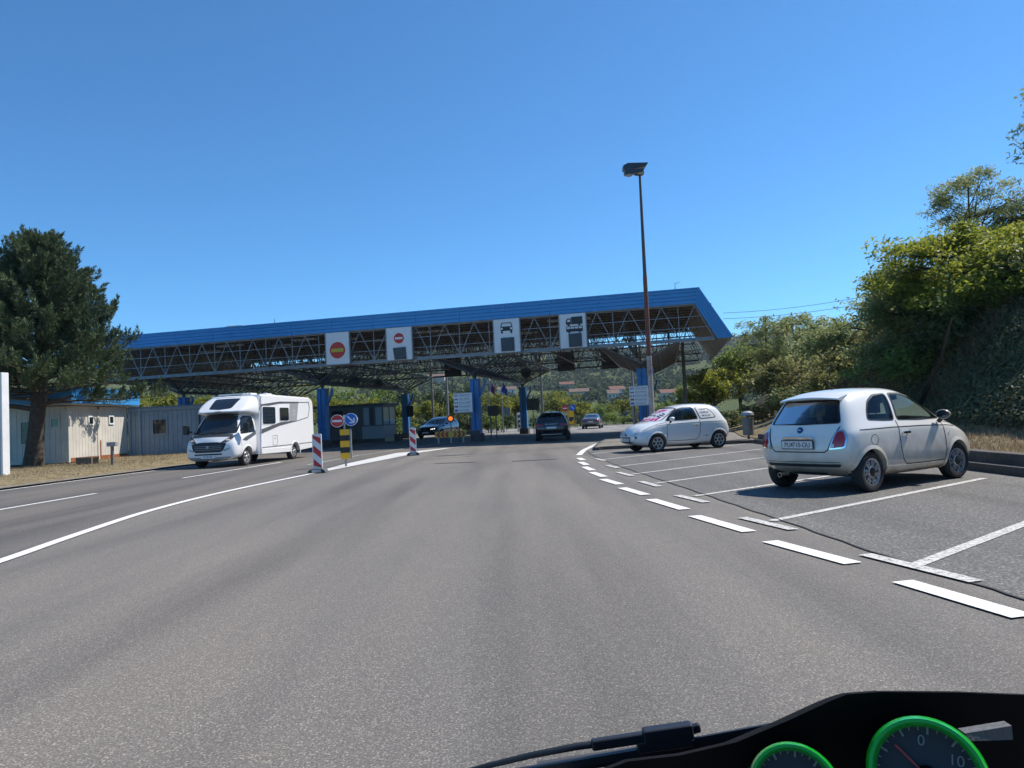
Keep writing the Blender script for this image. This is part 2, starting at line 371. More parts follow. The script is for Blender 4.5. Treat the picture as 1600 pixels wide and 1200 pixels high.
# markings
def mark(name, poly, m=P_NEW, dz=.012, cell=2.0): return sheet(name, poly, m, dz, 'structure', cell)
mark('road_marking', ribbon(sepc, [.17] * len(sepc)))
mark('road_marking', ribbon([xy(G(p)) if not isinstance(p, tuple) else xy(G(*p)) for p in ((480, 742), (560, 724), (640, 707.5), (700, 700.5))], [.17, .85, 1.35, .35]), P_GORE, .013)
mark('road_marking', ribbon([xy(G(*p)) for p in ((700, 700.5), (740, 696.5), (780, 693.5))], .15), P_OLD)
mark('road_marking', ribbon([xy(G(*p)) for p in ((480, 727), (560, 712), (640, 699), (700, 691))], .12), P_OLD, .014)
mark('road_marking', ribbon([xy(G(*p)) for p in ((-300, 812), (0, 767.5), (150, 747.5), (300, 728.5))], .13))
mark('road_marking', ribbon([xy(G(*p)) for p in ((-60, 808), (0, 797), (150, 771.5))], .13))
mark('road_marking', ribbon([xy(G(*p)) for p in ((285, 747.5), (360, 735.5), (440, 722.5))], .13))
mark('road_marking', ribbon([xy(G(*p)) for p in ((500, 704), (610, 690), (690, 680))], .12), P_OLD)
# parking lot
dash_px = [((1410, 910), (1600, 966)), ((1203, 847), (1333, 882)), ((1085, 807), (1171, 832)), ((1017, 781), (1070, 797)), ((972, 763), (1009, 774)),
           ((942, 749.5), (969, 757.5)), ((925, 738.5), (944, 745.5)), ((913, 730), (926, 735.5)), ((907, 722.5), (917, 727)), ((904.5, 716), (911.5, 719.5))]
for a, b in dash_px:
    p, q = xy(G(*a)), xy(G(*b)); mark('road_marking', ribbon([p, q], .17), P_NEW, .012, 0)
edge = [xy(G(*p)) for p in ((904.5, 711.5), (912, 704), (930, 695), (952, 686.5), (972, 680))]
mark('road_marking', ribbon(edge, .2), P_NEW)
seam_px = [(1640, 950), (1500, 906), (1360, 862), (1240, 820), (1150, 790), (1080, 766), (1020, 746), (975, 731), (945, 720), (925, 711), (918, 705)]
seam = [xy(G(*p)) for p in seam_px]
KERB = [(6.9, -2.0), (7.75, 9.0), (7.95, 12.5), (8.15, 17), (8.35, 22), (8.6, 26.2)]
FARK = [(8.6, 26.2), (7.0, 26.6), (5.0, 26.9), (3.4, 26.9), (2.95, 26.6)]
park = [(3.6, -2.0)] + seam + [(2.95, 26.6), (8.6, 26.2)] + list(reversed(KERB[:-1]))
sheet('parking_lot', park, A_PARK, .004)
TAR = mat('tar_seam', (.03, .03, .032), .85, var=.4, scale=9)
mark('tar_seam', ribbon([(v[0] + .012 * math.sin(i * 1.9), v[1]) for i, v in enumerate(curve_pts(seam, 6))], .024), TAR, .010)
# bay lines: (seam end px, far end px), each with a T bar on the seam side
bays = [((1432, 884), (1610, 816)), ((1205, 815), (1538, 748)), ((1085, 776), (1330, 739)), ((1024, 756), (1200, 732)), ((985, 742), (1195, 715)), ((960, 730), (1190, 702)), ((938, 719), (1165, 694)), ((925, 709.5), (1010, 700))]
bars = [((1352, 868), (1526, 911)), ((1160, 810), (1240, 829)), ((1058, 775), (1104, 786)), ((1001, 753), (1030, 761)), ((965, 738.5), (988, 744.5)), ((948, 727.5), (966, 732)), ((931, 717), (945, 720.5))]
for a, b in bays: mark('parking_marking', ribbon([xy(G(*a)), xy(G(*b))], .11), P_OLD, .010, 0)
for a, b in bars: mark('parking_marking', ribbon([xy(G(*a)), xy(G(*b))], .13), P_OLD, .014, 0)
# small tar patches and cracks on the main road
mark('tar_patch', ribbon([xy(G(*p)) for p in ((680, 724.5), (720, 723), (742, 722.5))], .22), TAR, .006)
mark('tar_patch', ribbon([xy(G(*p)) for p in ((800, 721), (870, 717.5))], .3), mat('patch_asphalt', (.05, .05, .052), .85, var=.4, scale=8), .006)
mark('tar_patch', ribbon([xy(G(*p)) for p in ((615, 722), (700, 716), (800, 707.5), (905, 700))], .04), TAR, .007)
# kerbs
def sweep(name, pts, prof, m, label=None, cat=None, base=0.0):
    """sweep profile (offset to the right of travel, z) along a polyline"""
    P = [Vector((p[0], p[1])) for p in pts]; vs = []; k = len(prof)
    for i, p in enumerate(P):
        d = (P[min(i+1, len(P)-1)] - P[max(i-1, 0)]).normalized(); n = Vector((d.y, -d.x))
        for o, z in prof: q = p + n * o; vs.append((q.x, q.y, z + base))
    fs = [(i*k+j, i*k+j+1, (i+1)*k+j+1, (i+1)*k+j) for i in range(len(P)-1) for j in range(k-1)]
    fs += [tuple(range(k)), tuple(reversed(range((len(P)-1)*k, len(P)*k)))]
    mb = MB(); mb.add(vs, fs); o = mb.build(name, m, bevel=.012); o['kind'] = 'structure'; return o
kc = [tuple(v) for v in curve_pts(KERB, 5)]
sweep('kerb', kc, [(0, -.1), (.0, .145), (.14, .15), (.14, -.1)], DCONC)
sweep('kerb', kc, [(.15, -.1), (.17, .33), (.38, .34), (.38, -.1)], DCONC)
fk = [tuple(v) for v in curve_pts(FARK, 5)]
sweep('kerb', fk, [(0, -.1), (0, .12), (.14, .125), (.14, -.1)], DCONC)
ROADEDGE = [(2.95, 26.6), (3.05, 28.2), (4.1, 34), (6.1, 42.5), (8.6, 52), (10.5, 60), (14, 75), (22, 90)]
re_ = [tuple(v) for v in curve_pts(ROADEDGE, 4)]
sweep('kerb', re_, [(0, -.1), (0, .11), (.13, .115), (.13, -.1)], DCONC)
def sub_poly(poly, m, name, dz): return sheet(name, poly, m, dz)
sheet('gravel_verge', [(p[0] + .12, p[1] + .1) for p in re_] + [(30, 90), (22.5, 75), (17.5, 60), (14.5, 48), (11.6, 38), (9.6, 30), (8.9, 26.4), (7.0, 26.75), (5.0, 27.05), (3.3, 27.05)], GRAVEL, .10)
# right bank: apron, steep flank, shoulder
def foot(y): return float(np.interp(y, [-5, 10, 16, 20, 26, 34, 45, 60, 95], [9.0, 9.25, 9.45, 10.5, 11.7, 14.2, 18.5, 23, 31]))
def kline(y): return float(np.interp(y, [p[1] for p in KERB], [p[0] for p in KERB])) + .36 if y < 26 else float(np.interp(y, [26, 30, 38, 48, 60, 95], [8.9, 9.4, 11.4, 14.3, 17.3, 29]))
def apr(y): return float(np.interp(y, [8, 13, 17, 22, 26, 34, 60], [.12, .14, .25, 1.1, 1.45, 1.2, .9]))
def bank(x, y):
    f = foot(y); kx = kline(y); t = x - f; lo = .31 if y < 26 else .13; a = apr(y)
    ap = lo + a * min(1.0, max(0.0, (x - kx) / (f - kx))) ** 1.15
    if t < 0: return ap + .05 * math.sin(3 * x + 1.7 * y) * max(0, min(1, x - kx))
    h = lo + a + 2.8 * sstep(-.9, 2.7, t) - 2.8 * sstep(-.9, 2.7, 0) + min(.22 * max(0, t - 1.0), 5.0)
    h += .25 * math.sin(y * .9 + x) * sstep(.5, 3, t) + .12 * math.sin(y * 2.3 + 2 * x) * sstep(.2, 2, t)
    return h
bys = lines(-4, 26, 60) + lines(26.6, 95, 60)
vs = []; fs = []; NX = 44
for y in bys:
    x0 = kline(y)
    for i in range(NX):
        t = (i / (NX - 1)); x = x0 + 7 * t if t < .6 else x0 + 4.2 + (t - .6) / .4 * 55; vs.append((x, y, bank(x, y)))
mb = MB(); f1 = []; f2 = []
for j in range(len(bys) - 1):
    for i in range(NX - 1):
        q = (j*NX+i, j*NX+i+1, (j+1)*NX+i+1, (j+1)*NX+i); (f1 if vs[q[0]][0] < foot(bys[j]) + .15 else f2).append(q)
mb.add(vs, f1 + f2); mb.m = [0] * len(f1) + [1] * len(f2); o = mb.build('hillside_bank', [DRY, BANKM], smooth=80); o['kind'] = 'structure'
# left verge (dry grass, raised)
VZ = .2
def verge_h(x, y):
    e = float(np.interp(y, [-25, 5, 18, 27, 33, 45, 60], [-15.6, -15.4, -14.9, -14.3, -13.9, -13.6, -13]))
    return .02 + VZ * sstep(e, e - 2.2, x) + gz(e, y)
vs = []; fs = []; NX = 24; vy = lines(-4, 62, 66)
for y in vy:
    e = float(np.interp(y, [-25, 5, 18, 27, 33, 45, 60], [-15.6, -15.4, -14.9, -14.3, -13.9, -13.6, -13])) + .15 * math.sin(y * 1.7) * .5
    for i in range(NX):
        t = i / (NX - 1); x = e - .02 - (8 * t if t < .6 else 4.8 + (t - .6) / .4 * 40); vs.append((x, y, verge_h(x, y) + .03 * math.sin(x * 2.1 + y) * t))
for j in range(len(vy) - 1):
    for i in range(NX - 1): fs.append((j*NX+i, j*NX+i+1, (j+1)*NX+i+1, (j+1)*NX+i))
mb = MB(); mb.add(vs, [f[::-1] for f in fs]); o = mb.build('grass_verge', DRY, smooth=80); o['kind'] = 'structure'
gp = []
for y in lines(-2, 46, 24): gp.append((float(np.interp(y, [-25, 5, 18, 27, 33, 45, 60], [-15.6, -15.4, -14.9, -14.3, -13.9, -13.6, -13])), y))
poly = [(x + .02, y) for x, y in gp] + [(x - .75 - .2 * math.sin(y * .8), y) for x, y in reversed(gp)]
sheet('gravel_shoulder', poly, GRAVEL, .06)
# ------------------------------------------------------------------ vehicles
def paint(name, col, rough=.3, coat=.6, dirt=0.0, metal=0.0):
    m = bpy.data.materials.new(name); nt, b = nodes(m); L = nt.links.new
    tc = nt.nodes.new('ShaderNodeTexCoord'); sp = nt.nodes.new('ShaderNodeSeparateXYZ'); L(tc.outputs['Object'], sp.inputs[0])
    n = nt.nodes.new('ShaderNodeTexNoise'); n.inputs['Scale'].default_value = 5; n.inputs['Detail'].default_value = 8; L(tc.outputs['Object'], n.inputs['Vector'])
    # road dirt thrown up along the sills: a stain with its own height and ragged edge
    ma = nt.nodes.new('ShaderNodeMath'); ma.operation = 'MULTIPLY_ADD'; ma.inputs[1].default_value = -.45; ma.inputs[2].default_value = 0; L(n.outputs['Fac'], ma.inputs[0])
    ad = nt.nodes.new('ShaderNodeMath'); ad.operation = 'ADD'; L(sp.outputs['Z'], ad.inputs[0]); L(ma.outputs[0], ad.inputs[1])
    rr = ramp(nt, [(0.0, tuple(dirt * c for c in (1, 1, 1))), (.60, (0, 0, 0))]); L(ad.outputs[0], rr.inputs['Fac'])
    mx = nt.nodes.new('ShaderNodeMix'); mx.data_type = 'RGBA'; mx.inputs[6].default_value = (*col, 1); mx.inputs[7].default_value = (.36, .28, .19, 1); L(rr.outputs[0], mx.inputs[0])
    L(mx.outputs[2], b.inputs['Base Color']); b.inputs['Metallic'].default_value = metal; b.inputs['Roughness'].default_value = rough; b.inputs['Coat Weight'].default_value = coat; b.inputs['Coat Roughness'].default_value = .04
    MATS[name] = m; return m
CAR_WHITE = paint('white_car_paint', (.82, .795, .74), .22, .9, .85)
CAR_PEARL = paint('pearl_car_paint', (.74, .75, .75), .22, .9, .12)
CAR_BLACK = paint('black_car_paint', (.012, .013, .016), .2, .8)
CAR_GREY = paint('grey_car_paint', (.13, .13, .14), .3, .7, 0, .3)
CAR_DARK = paint('dark_car_paint', (.03, .035, .04), .2, .9)
CAR_NAVY = paint('navy_car_paint', (.02, .024, .035), .3, .7)
VAN_WHITE = paint('van_white_paint', (.76, .76, .76), .3, .5, .08)
GLASS = glass_mat('tinted_glass', (.30, .36, .34))
DGLASS = mat('dark_glass', (.012, .015, .018), .04, spec=.7)
SEAL = mat('window_seal', (.012, .012, .013), .45)
CABIN = mat('cabin_plastic', (.03, .03, .032), .7)
SEATM = mat('seat_cloth', (.05, .045, .045), .9, var=.2, scale=20)
ALU = mat('alloy_rim', (.50, .51, .52), .32, .75)
DARKRIM = mat('rim_recess', (.015, .015, .016), .6)
CHROME = mat('chrome', (.75, .76, .78), .08, 1.0)
TAIL = mat('tail_lamp_red', (.36, .012, .018), .12, coat=1.0)
LENS = mat('clear_lens', (.55, .58, .60), .08, coat=1.0, spec=.8)
AMBER = mat('amber_lens', (.65, .22, .02), .2, coat=.5)
LEDW = mat('lit_led', (.9, .9, .9), .3, emit=(1, .96, .88), estr=2.2)
PLATE = mat('plate_white', (.70, .70, .70), .4)
TXT = mat('plate_ink', (.015, .015, .03), .5)
def loft(st, bulge_r, bulge_f, top, crown, xb, lev=2):
    """st: stations rear->front, each 6 rows of (x, y, z) from floor edge to roof rail. closed quad cage -> subdivided mesh"""
    n = len(st); K = len(st[0]); fs_ = (-.5, 0, .5); verts = []; faces = []
    ring = []
    for i, s in enumerate(st):
        r = []
        for k in range(K): x, y, z = s[k]; r.append(len(verts)); verts.append((x, y, z))
        x, y, z = s[K-1]
        for f in (.5, 0, -.5):
            r.append(len(verts)); verts.append((x + xb[i] * (1 - f * f), y * f, z + crown[i] * (1 - f * f)))
        for k in range(K - 1, -1, -1): x, y, z = s[k]; r.append(len(verts)); verts.append((x, -y, z))
        x, y, z = s[0]
        for f in (-.5, 0, .5): r.append(len(verts)); verts.append((x, y * f, z))
        ring.append(r)
    m = len(ring[0])
    for i in range(n - 1):
        for j in range(m): faces.append((ring[i][j], ring[i][(j+1) % m], ring[i+1][(j+1) % m], ring[i+1][j]))
    for i, sg in ((0, bulge_r), (n - 1, bulge_f)):
        r = ring[i]; g = []
        for k in range(K):
            row = [r[k]]
            if k == 0: row += [r[m-1], r[m-2], r[m-3]]
            elif k == K - 1: row += [r[K], r[K+1], r[K+2]]
            else:
                x, y, z = st[i][k]
                for f in (.5, 0, -.5): row.append(len(verts)); verts.append((x + sg * (1 - f * f), y * f, z))
            row.append(r[2*K + 2 - k]); g.append(row)
        for k in range(K - 1):
            for c in range(4):
                q = (g[k][c], g[k+1][c], g[k+1][c+1], g[k][c+1]); faces.append(q if i == 0 else q[::-1])
    me = bpy.data.meshes.new('tmp'); me.from_pydata(verts, [], faces)
    bm = bmesh.new(); bm.from_mesh(me); bmesh.ops.recalc_face_normals(bm, faces=bm.faces); bm.to_mesh(me); bm.free()
    o = bpy.data.objects.new('tmp', me); C.objects.link(o)
    if lev: sm = o.modifiers.new('s', 'SUBSURF'); sm.levels = lev; sm.render_levels = lev
    dg = bpy.context.evaluated_depsgraph_get(); out = bpy.data.meshes.new_from_object(o.evaluated_get(dg))
    bpy.data.objects.remove(o); return out
def bvh_of(me):
    return BVHTree.FromPolygons([v.co.copy() for v in me.vertices], [tuple(p.vertices) for p in me.polygons])
def cut(me, cutters):
    """boolean difference of closed MB meshes from me -> new mesh"""
    o = bpy.data.objects.new('tmp', me); C.objects.link(o); tmp = [o]
    for c in cutters:
        cm = bpy.data.meshes.new('c')
        if isinstance(c, MB):
            cm.from_pydata(c.v, [], c.f); bm = bmesh.new(); bm.from_mesh(cm); bmesh.ops.recalc_face_normals(bm, faces=bm.faces); bm.to_mesh(cm); bm.free()
        else: cm = c
        co = bpy.data.objects.new('c', cm); C.objects.link(co); tmp.append(co)
        b = o.modifiers.new('b', 'BOOLEAN'); b.operation = 'DIFFERENCE'; b.object = co; b.solver = 'EXACT'
    dg = bpy.context.evaluated_depsgraph_get(); out = bpy.data.meshes.new_from_object(o.evaluated_get(dg))
    for t in tmp: bpy.data.objects.remove(t)
    return out
VIEW = {'L': ((0, 1, 0), lambda a, b: (a, 5, b)), 'R': ((0, -1, 0), lambda a, b: (a, -5, b)), 'F': ((1, 0, 0), lambda a, b: (8, a, b)),
        'B': ((-1, 0, 0), lambda a, b: (-8, a, b)), 'T': ((0, 0, 1), lambda a, b: (a, b, 6))}
def proj(bvh, view, a, b, off):
    d, f = VIEW[view]; h, n, i, dist = bvh.ray_cast(Vector(f(a, b)), -Vector(d))
    if h is None:
        q = Vector(f(a, b)); q = q - Vector(d) * (q.dot(Vector(d)) - .7); h, n, i, dist = bvh.find_nearest(q)
    if n.dot(Vector(d)) < 0: n = -n
    return h + n * off + Vector(d) * off * .3
def dens(poly, seg=.06, closed=True):
    out = []; n = len(poly)
    for i in range(n if closed else n - 1):
        a, b = Vector(poly[i]), Vector(poly[(i+1) % n]); k = max(1, math.ceil((b - a).length / seg))
        for j in range(k): out.append(a.lerp(b, j / k))
    if not closed: out.append(Vector(poly[-1]))
    return out
def rounded(poly, r=.05, n=4):
    out = []; N = len(poly)
    for i in range(N):
        p0, p, p1 = Vector(poly[i-1]), Vector(poly[i]), Vector(poly[(i+1) % N])
        a = (p0 - p); b = (p1 - p); ra = min(r, a.length * .45); rb = min(r, b.length * .45)
        A = p + a.normalized() * ra; B = p + b.normalized() * rb
        for k in range(n + 1):
            t = k / n; out.append(tuple(A.lerp(p, t).lerp(p.lerp(B, t), t)))
    return out
def patch(mb, bvh, view, poly, off, mi=0, rings=6, seg=.06, center=None):
    P = dens(poly, seg); c = Vector(center) if center else sum(P, Vector((0, 0))) / len(P); n = len(P); vs = []; fs = []
    for k in range(rings):
        t = 1 - k / rings
        for p in P: q = c + (p - c) * t; vs.append(proj(bvh, view, q.x, q.y, off))
    vs.append(proj(bvh, view, c.x, c.y, off))
    for k in range(rings - 1):
        for i in range(n): fs.append((k*n+i, k*n+(i+1) % n, (k+1)*n+(i+1) % n, (k+1)*n+i))
    for i in range(n): fs.append(((rings-1)*n+i, (rings-1)*n+(i+1) % n, rings*n))
    mb.add(vs, fs, mi); return mb
def frame(mb, bvh, view, poly, wd, off, mi=0, seg=.05):
    """closed band lying on the surface just inside and outside the outline"""
    P = dens(poly, seg); c = sum(P, Vector((0, 0))) / len(P); n = len(P); vs = []; fs = []
    for p in P:
        d = (p - c).normalized(); vs.append(proj(bvh, view, *(p + d * wd / 2), off)); vs.append(proj(bvh, view, *(p - d * wd / 2), off))
    for i in range(n): j = (i + 1) % n; fs.append((2*i, 2*j, 2*j+1, 2*i+1))
    mb.add(vs, fs, mi); return mb
def strip(mb, bvh, view, line, wd, off=.003, mi=0, seg=.05):
    P = dens(line, seg, False); vs = []; fs = []; n = len(P)
    for i, p in enumerate(P):
        d = (P[min(i+1, n-1)] - P[max(i-1, 0)]).normalized(); q = Vector((-d.y, d.x)) * wd / 2
        vs.append(proj(bvh, view, *(p + q), off)); vs.append(proj(bvh, view, *(p - q), off))
    for i in range(n - 1): fs.append((2*i, 2*i+1, 2*i+3, 2*i+2))
    mb.add(vs, fs, mi); return mb
def arc(mb, bvh, view, c, r0, r1, a0, a1, off0, off1, mi=0, n=28):
    vs = []; fs = []
    for i in range(n + 1):
        t = R(a0 + (a1 - a0) * i / n)
        for r, o in ((r0, off0), (r1, off1)): vs.append(proj(bvh, view, c[0] + r * math.cos(t), c[1] + r * math.sin(t), o))
    for i in range(n): fs.append((2*i, 2*i+1, 2*i+3, 2*i+2))
    mb.add(vs, fs, mi); return mb
def add_wheel(parent, x, y, r, rr, wdt, style, side, steer=0.0):
    """tyre mesh with a rim sub-part; outer face towards side*y"""
    t = MB(); h = wdt / 2
    t.lathe([(rr - .01, -h + .01), (rr + .01, -h), (r - .03, -h), (r - .008, -h + .02), (r, -h + .05), (r, h - .05), (r - .008, h - .02), (r - .03, h), (rr + .01, h), (rr - .012, h - .012), (rr - .02, -h + .01)], (0, 0, 0), n=36)
    w = t.build('wheel', RUBBER, parent, (x, y, r), smooth=40); w.rotation_euler = (0, 0, (math.pi if side < 0 else 0) + steer)
    m = MB(); f = h - .02
    m.lathe([(rr, f), (rr - .012, f + .012), (rr - .03, f + .004), (rr - .045, f - .05)], (0, 0, 0), n=36, mi=0)
    m.lathe([(rr - .02, f - .06), (.0, f - .07)], (0, 0, 0), n=30, mi=1)
    def spoke(a, w0, w1, r0=.05, r1=rr - .02, d0=f - .005, d1=f):
        ca, sa = math.cos(a), math.sin(a); pa = Vector((-sa, 0, ca)); vs = []
        for rad, ww, dd in ((r0, w0, d0), (r1, w1, d1)):
            c = Vector((rad * ca, 0, rad * sa))
            for s_ in (-1, 1):
                vs.append(c + pa * s_ * ww / 2 + Vector((0, dd - .012 + .012 * (s_ == 9), 0))); vs.append(c + pa * s_ * ww * .36 + Vector((0, dd + .012, 0)))
        # order: 0 lo-, 1 hi-, 2 lo+, 3 hi+, then outer 4..7
        m.add(vs, [(0, 1, 5, 4), (1, 3, 7, 5), (3, 2, 6, 7), (4, 5, 7, 6)], 0)
    if style == 'six':
        for i in range(6): spoke(i * math.pi / 3 + .5, .055, .085)
        m.lathe([(.075, f + .005), (.055, f + .018), (.04, f + .016)], (0, 0, 0), n=20, mi=0); m.lathe([(.042, f + .016), (0, f + .02)], (0, 0, 0), n=16, mi=1)
    elif style == 'twin':
        for i in range(7):
            a = i * 2 * math.pi / 7
            for q in (-.16, .16): spoke(a + q, .03, .026, .07)
            c = Vector((math.cos(a), 0, math.sin(a))); p = Vector((-math.sin(a), 0, math.cos(a)))
            m.bar(c * (rr * .66) - p * .05 + Vector((0, f, 0)), c * (rr * .66) + p * .05 + Vector((0, f, 0)), .022, .014, 0)
        m.lathe([(.09, f), (.07, f + .012)], (0, 0, 0), n=20, mi=0); m.lathe([(.07, f + .012), (.05, f + .02), (0, f + .02)], (0, 0, 0), n=18, mi=1)
    else:
        for i in range(5): spoke(i * math.pi / 2.5 + .3, .06, .10)
        m.lathe([(.07, f), (.05, f + .016), (0, f + .018)], (0, 0, 0), n=18, mi=0)
    m.build('rim', [ALU, DARKRIM], w, smooth=35)
    return w
def arch_cutter(x, y, r, R_, depth, n=40):
    m = MB(); c = MB(); c.tube((x, y - depth if y > 0 else y + depth, r), (x, y + .4 if y > 0 else y - .4, r), R_, R_, n); return c
def paint_body(me, axles, R_, cavity=None):
    """second slot (dark) for faces inside wheel wells and, with a cavity, for the cabin lining"""
    while len(me.materials) < 2: me.materials.append(None)
    for p in me.polygons:
        c = p.center; dark = False
        for ax, r in axles:
            d = math.hypot(c.x - ax, c.z - r)
            if d < R_ + .004 and p.normal.dot(Vector((ax - c.x, 0, r - c.z)).normalized()) > -.3 and abs(c.y) > .2: dark = True
        if cavity and cavity(c, p.normal): dark = True
        p.material_index = 1 if dark else 0
def body_obj(name, me, mats, parent, ang=32):
    me.materials.clear()
    for m in mats: me.materials.append(m)
    me.polygons.foreach_set('use_smooth', [True] * len(me.polygons)); me.set_sharp_from_angle(angle=R(ang))
    me.name = name; o = bpy.data.objects.new(name, me); C.objects.link(o); o.parent = parent; return o
# ---------------- small three-door hatchback
FB = [  # rear -> front; rows floor, sill, mid, shoulder, belt, rail
 [(-1.50,.52,.30),(-1.62,.66,.38),(-1.66,.71,.56),(-1.64,.695,.78),(-1.535,.655,.985),(-1.32,.515,1.37)],
 [(-1.36,.60,.22),(-1.46,.79,.31),(-1.50,.822,.58),(-1.46,.805,.82),(-1.34,.745,1.00),(-1.15,.565,1.43)],
 [(-.90,.64,.19),(-.90,.80,.26),(-.90,.826,.56),(-.90,.822,.84),(-.88,.765,1.01),(-.80,.595,1.475)],
 [(-.25,.64,.18),(-.25,.795,.25),(-.25,.825,.54),(-.25,.822,.84),(-.25,.765,1.00),(-.22,.605,1.485)],
 [(.32,.64,.18),(.32,.795,.25),(.32,.825,.54),(.32,.818,.83),(.30,.765,.98),(.20,.60,1.44)],
 [(.66,.64,.18),(.66,.80,.25),(.68,.83,.54),(.70,.815,.82),(.70,.76,.955),(.60,.645,1.20)],
 [(1.00,.64,.19),(1.00,.805,.26),(1.02,.835,.55),(1.05,.80,.79),(1.06,.735,.915),(1.04,.645,.955)],
 [(1.36,.62,.20),(1.40,.80,.27),(1.42,.825,.54),(1.43,.775,.72),(1.42,.69,.83),(1.38,.545,.895)],
 [(1.58,.58,.21),(1.66,.745,.28),(1.70,.765,.49),(1.69,.71,.64),(1.66,.625,.73),(1.60,.48,.80)],
 [(1.68,.50,.24),(1.80,.60,.31),(1.83,.62,.46),(1.81,.585,.58),(1.765,.51,.66),(1.70,.40,.725)]]
def ledge(st, k=3):
    out = []
    for r in st:
        a, b = Vector(r[k]), Vector(r[k + 1]); c = a.lerp(b, .42); c.y += .018; out.append(r[:k + 1] + [tuple(c)] + r[k + 1:])
    return out
FBX = [-.05, -.05, 0, 0, .05, .11, .10, .06, .05, .06]
FBC = [.045, .055, .05, .05, .045, .03, .02, .06, .07, .05]
SIDEWIN_F = rounded([(-.40, 1.005), (.80, .985), (.60, 1.165), (.32, 1.335), (.06, 1.40), (-.30, 1.415)], .07)
SIDEWIN_R = rounded([(-1.10, 1.035), (-.49, 1.01), (-.385, 1.41), (-.70, 1.39), (-.90, 1.305), (-1.02, 1.18)], .06)
REARWIN = rounded([(-.585, 1.005), (.585, 1.005), (.455, 1.345), (-.455, 1.345)], .05)
WSCREEN = rounded([(-.645, 1.005), (-.30, 1.012), (.30, 1.012), (.645, 1.005), (.505, 1.39), (-.505, 1.39)], .05)
ARCH = .335; WR = .292
def hatch_body():
    me = loft(ledge(FB), -.06, .07, None, FBC, FBX, 3); bvh = bvh_of(me)
    cut_list = [arch_cutter(ax, s * .86, WR, ARCH, .30) for ax in (-1.15, 1.15) for s in (1, -1)]
    cab = []
    for s in FB[1:7]:
        q = [(x, y - .09, z) for x, y, z in s]
        q[0] = (q[1][0], q[1][1], .42); q[1] = (q[1][0], q[1][1] + .01, .50); q[5] = (s[5][0], s[5][1] - .05, s[5][2] - .06)
        cab.append(q)
    cab[0] = [(x + .05, y, z) for x, y, z in cab[0]]; cab[-1] = [(x - .10, y, z - .07) for x, y, z in cab[-1]]
    cavm = loft(cab, 0, 0, None, [.03] * 6, [0] * 6, 2)
    cav_b = bvh_of(cavm)
    win = []
    for poly in (SIDEWIN_F, SIDEWIN_R): m = MB(); m.prism(poly, 'xz', -1.2, 1.2); win.append(m)
    m = MB(); m.prism(REARWIN, 'yz', -2.2, -.9); win.append(m)
    m = MB(); m.prism(WSCREEN, 'yz', .131, 1.237); win.append(m)
    def vol(q):
        b = bmesh.new(); b.from_mesh(q); v = b.calc_volume(); b.free(); return v
    out = cut(me, cut_list + [cavm])
    for w_ in win:   # exact booleans can fail on near-touching faces: nudge the cutter and retry
        v0 = vol(out)
        for k in range(6):
            m = MB(); m.add([(x + .0013 * k, y + .0007 * k, z + .0011 * k) for x, y, z in w_.v], w_.f)
            r = cut(out.copy(), [m])
            if .90 < vol(r) / v0 < 1.0: out = r; break
    cav_b = None
    def inside(c, n):
        h, nn, i, d = bvh.find_nearest(c); return d > .006 and c.z > .40 and -1.5 < c.x < 1.2
    paint_body(out, [(-1.15, WR), (1.15, WR)], ARCH, inside)
    return out, bvh
HB = hatch_body()
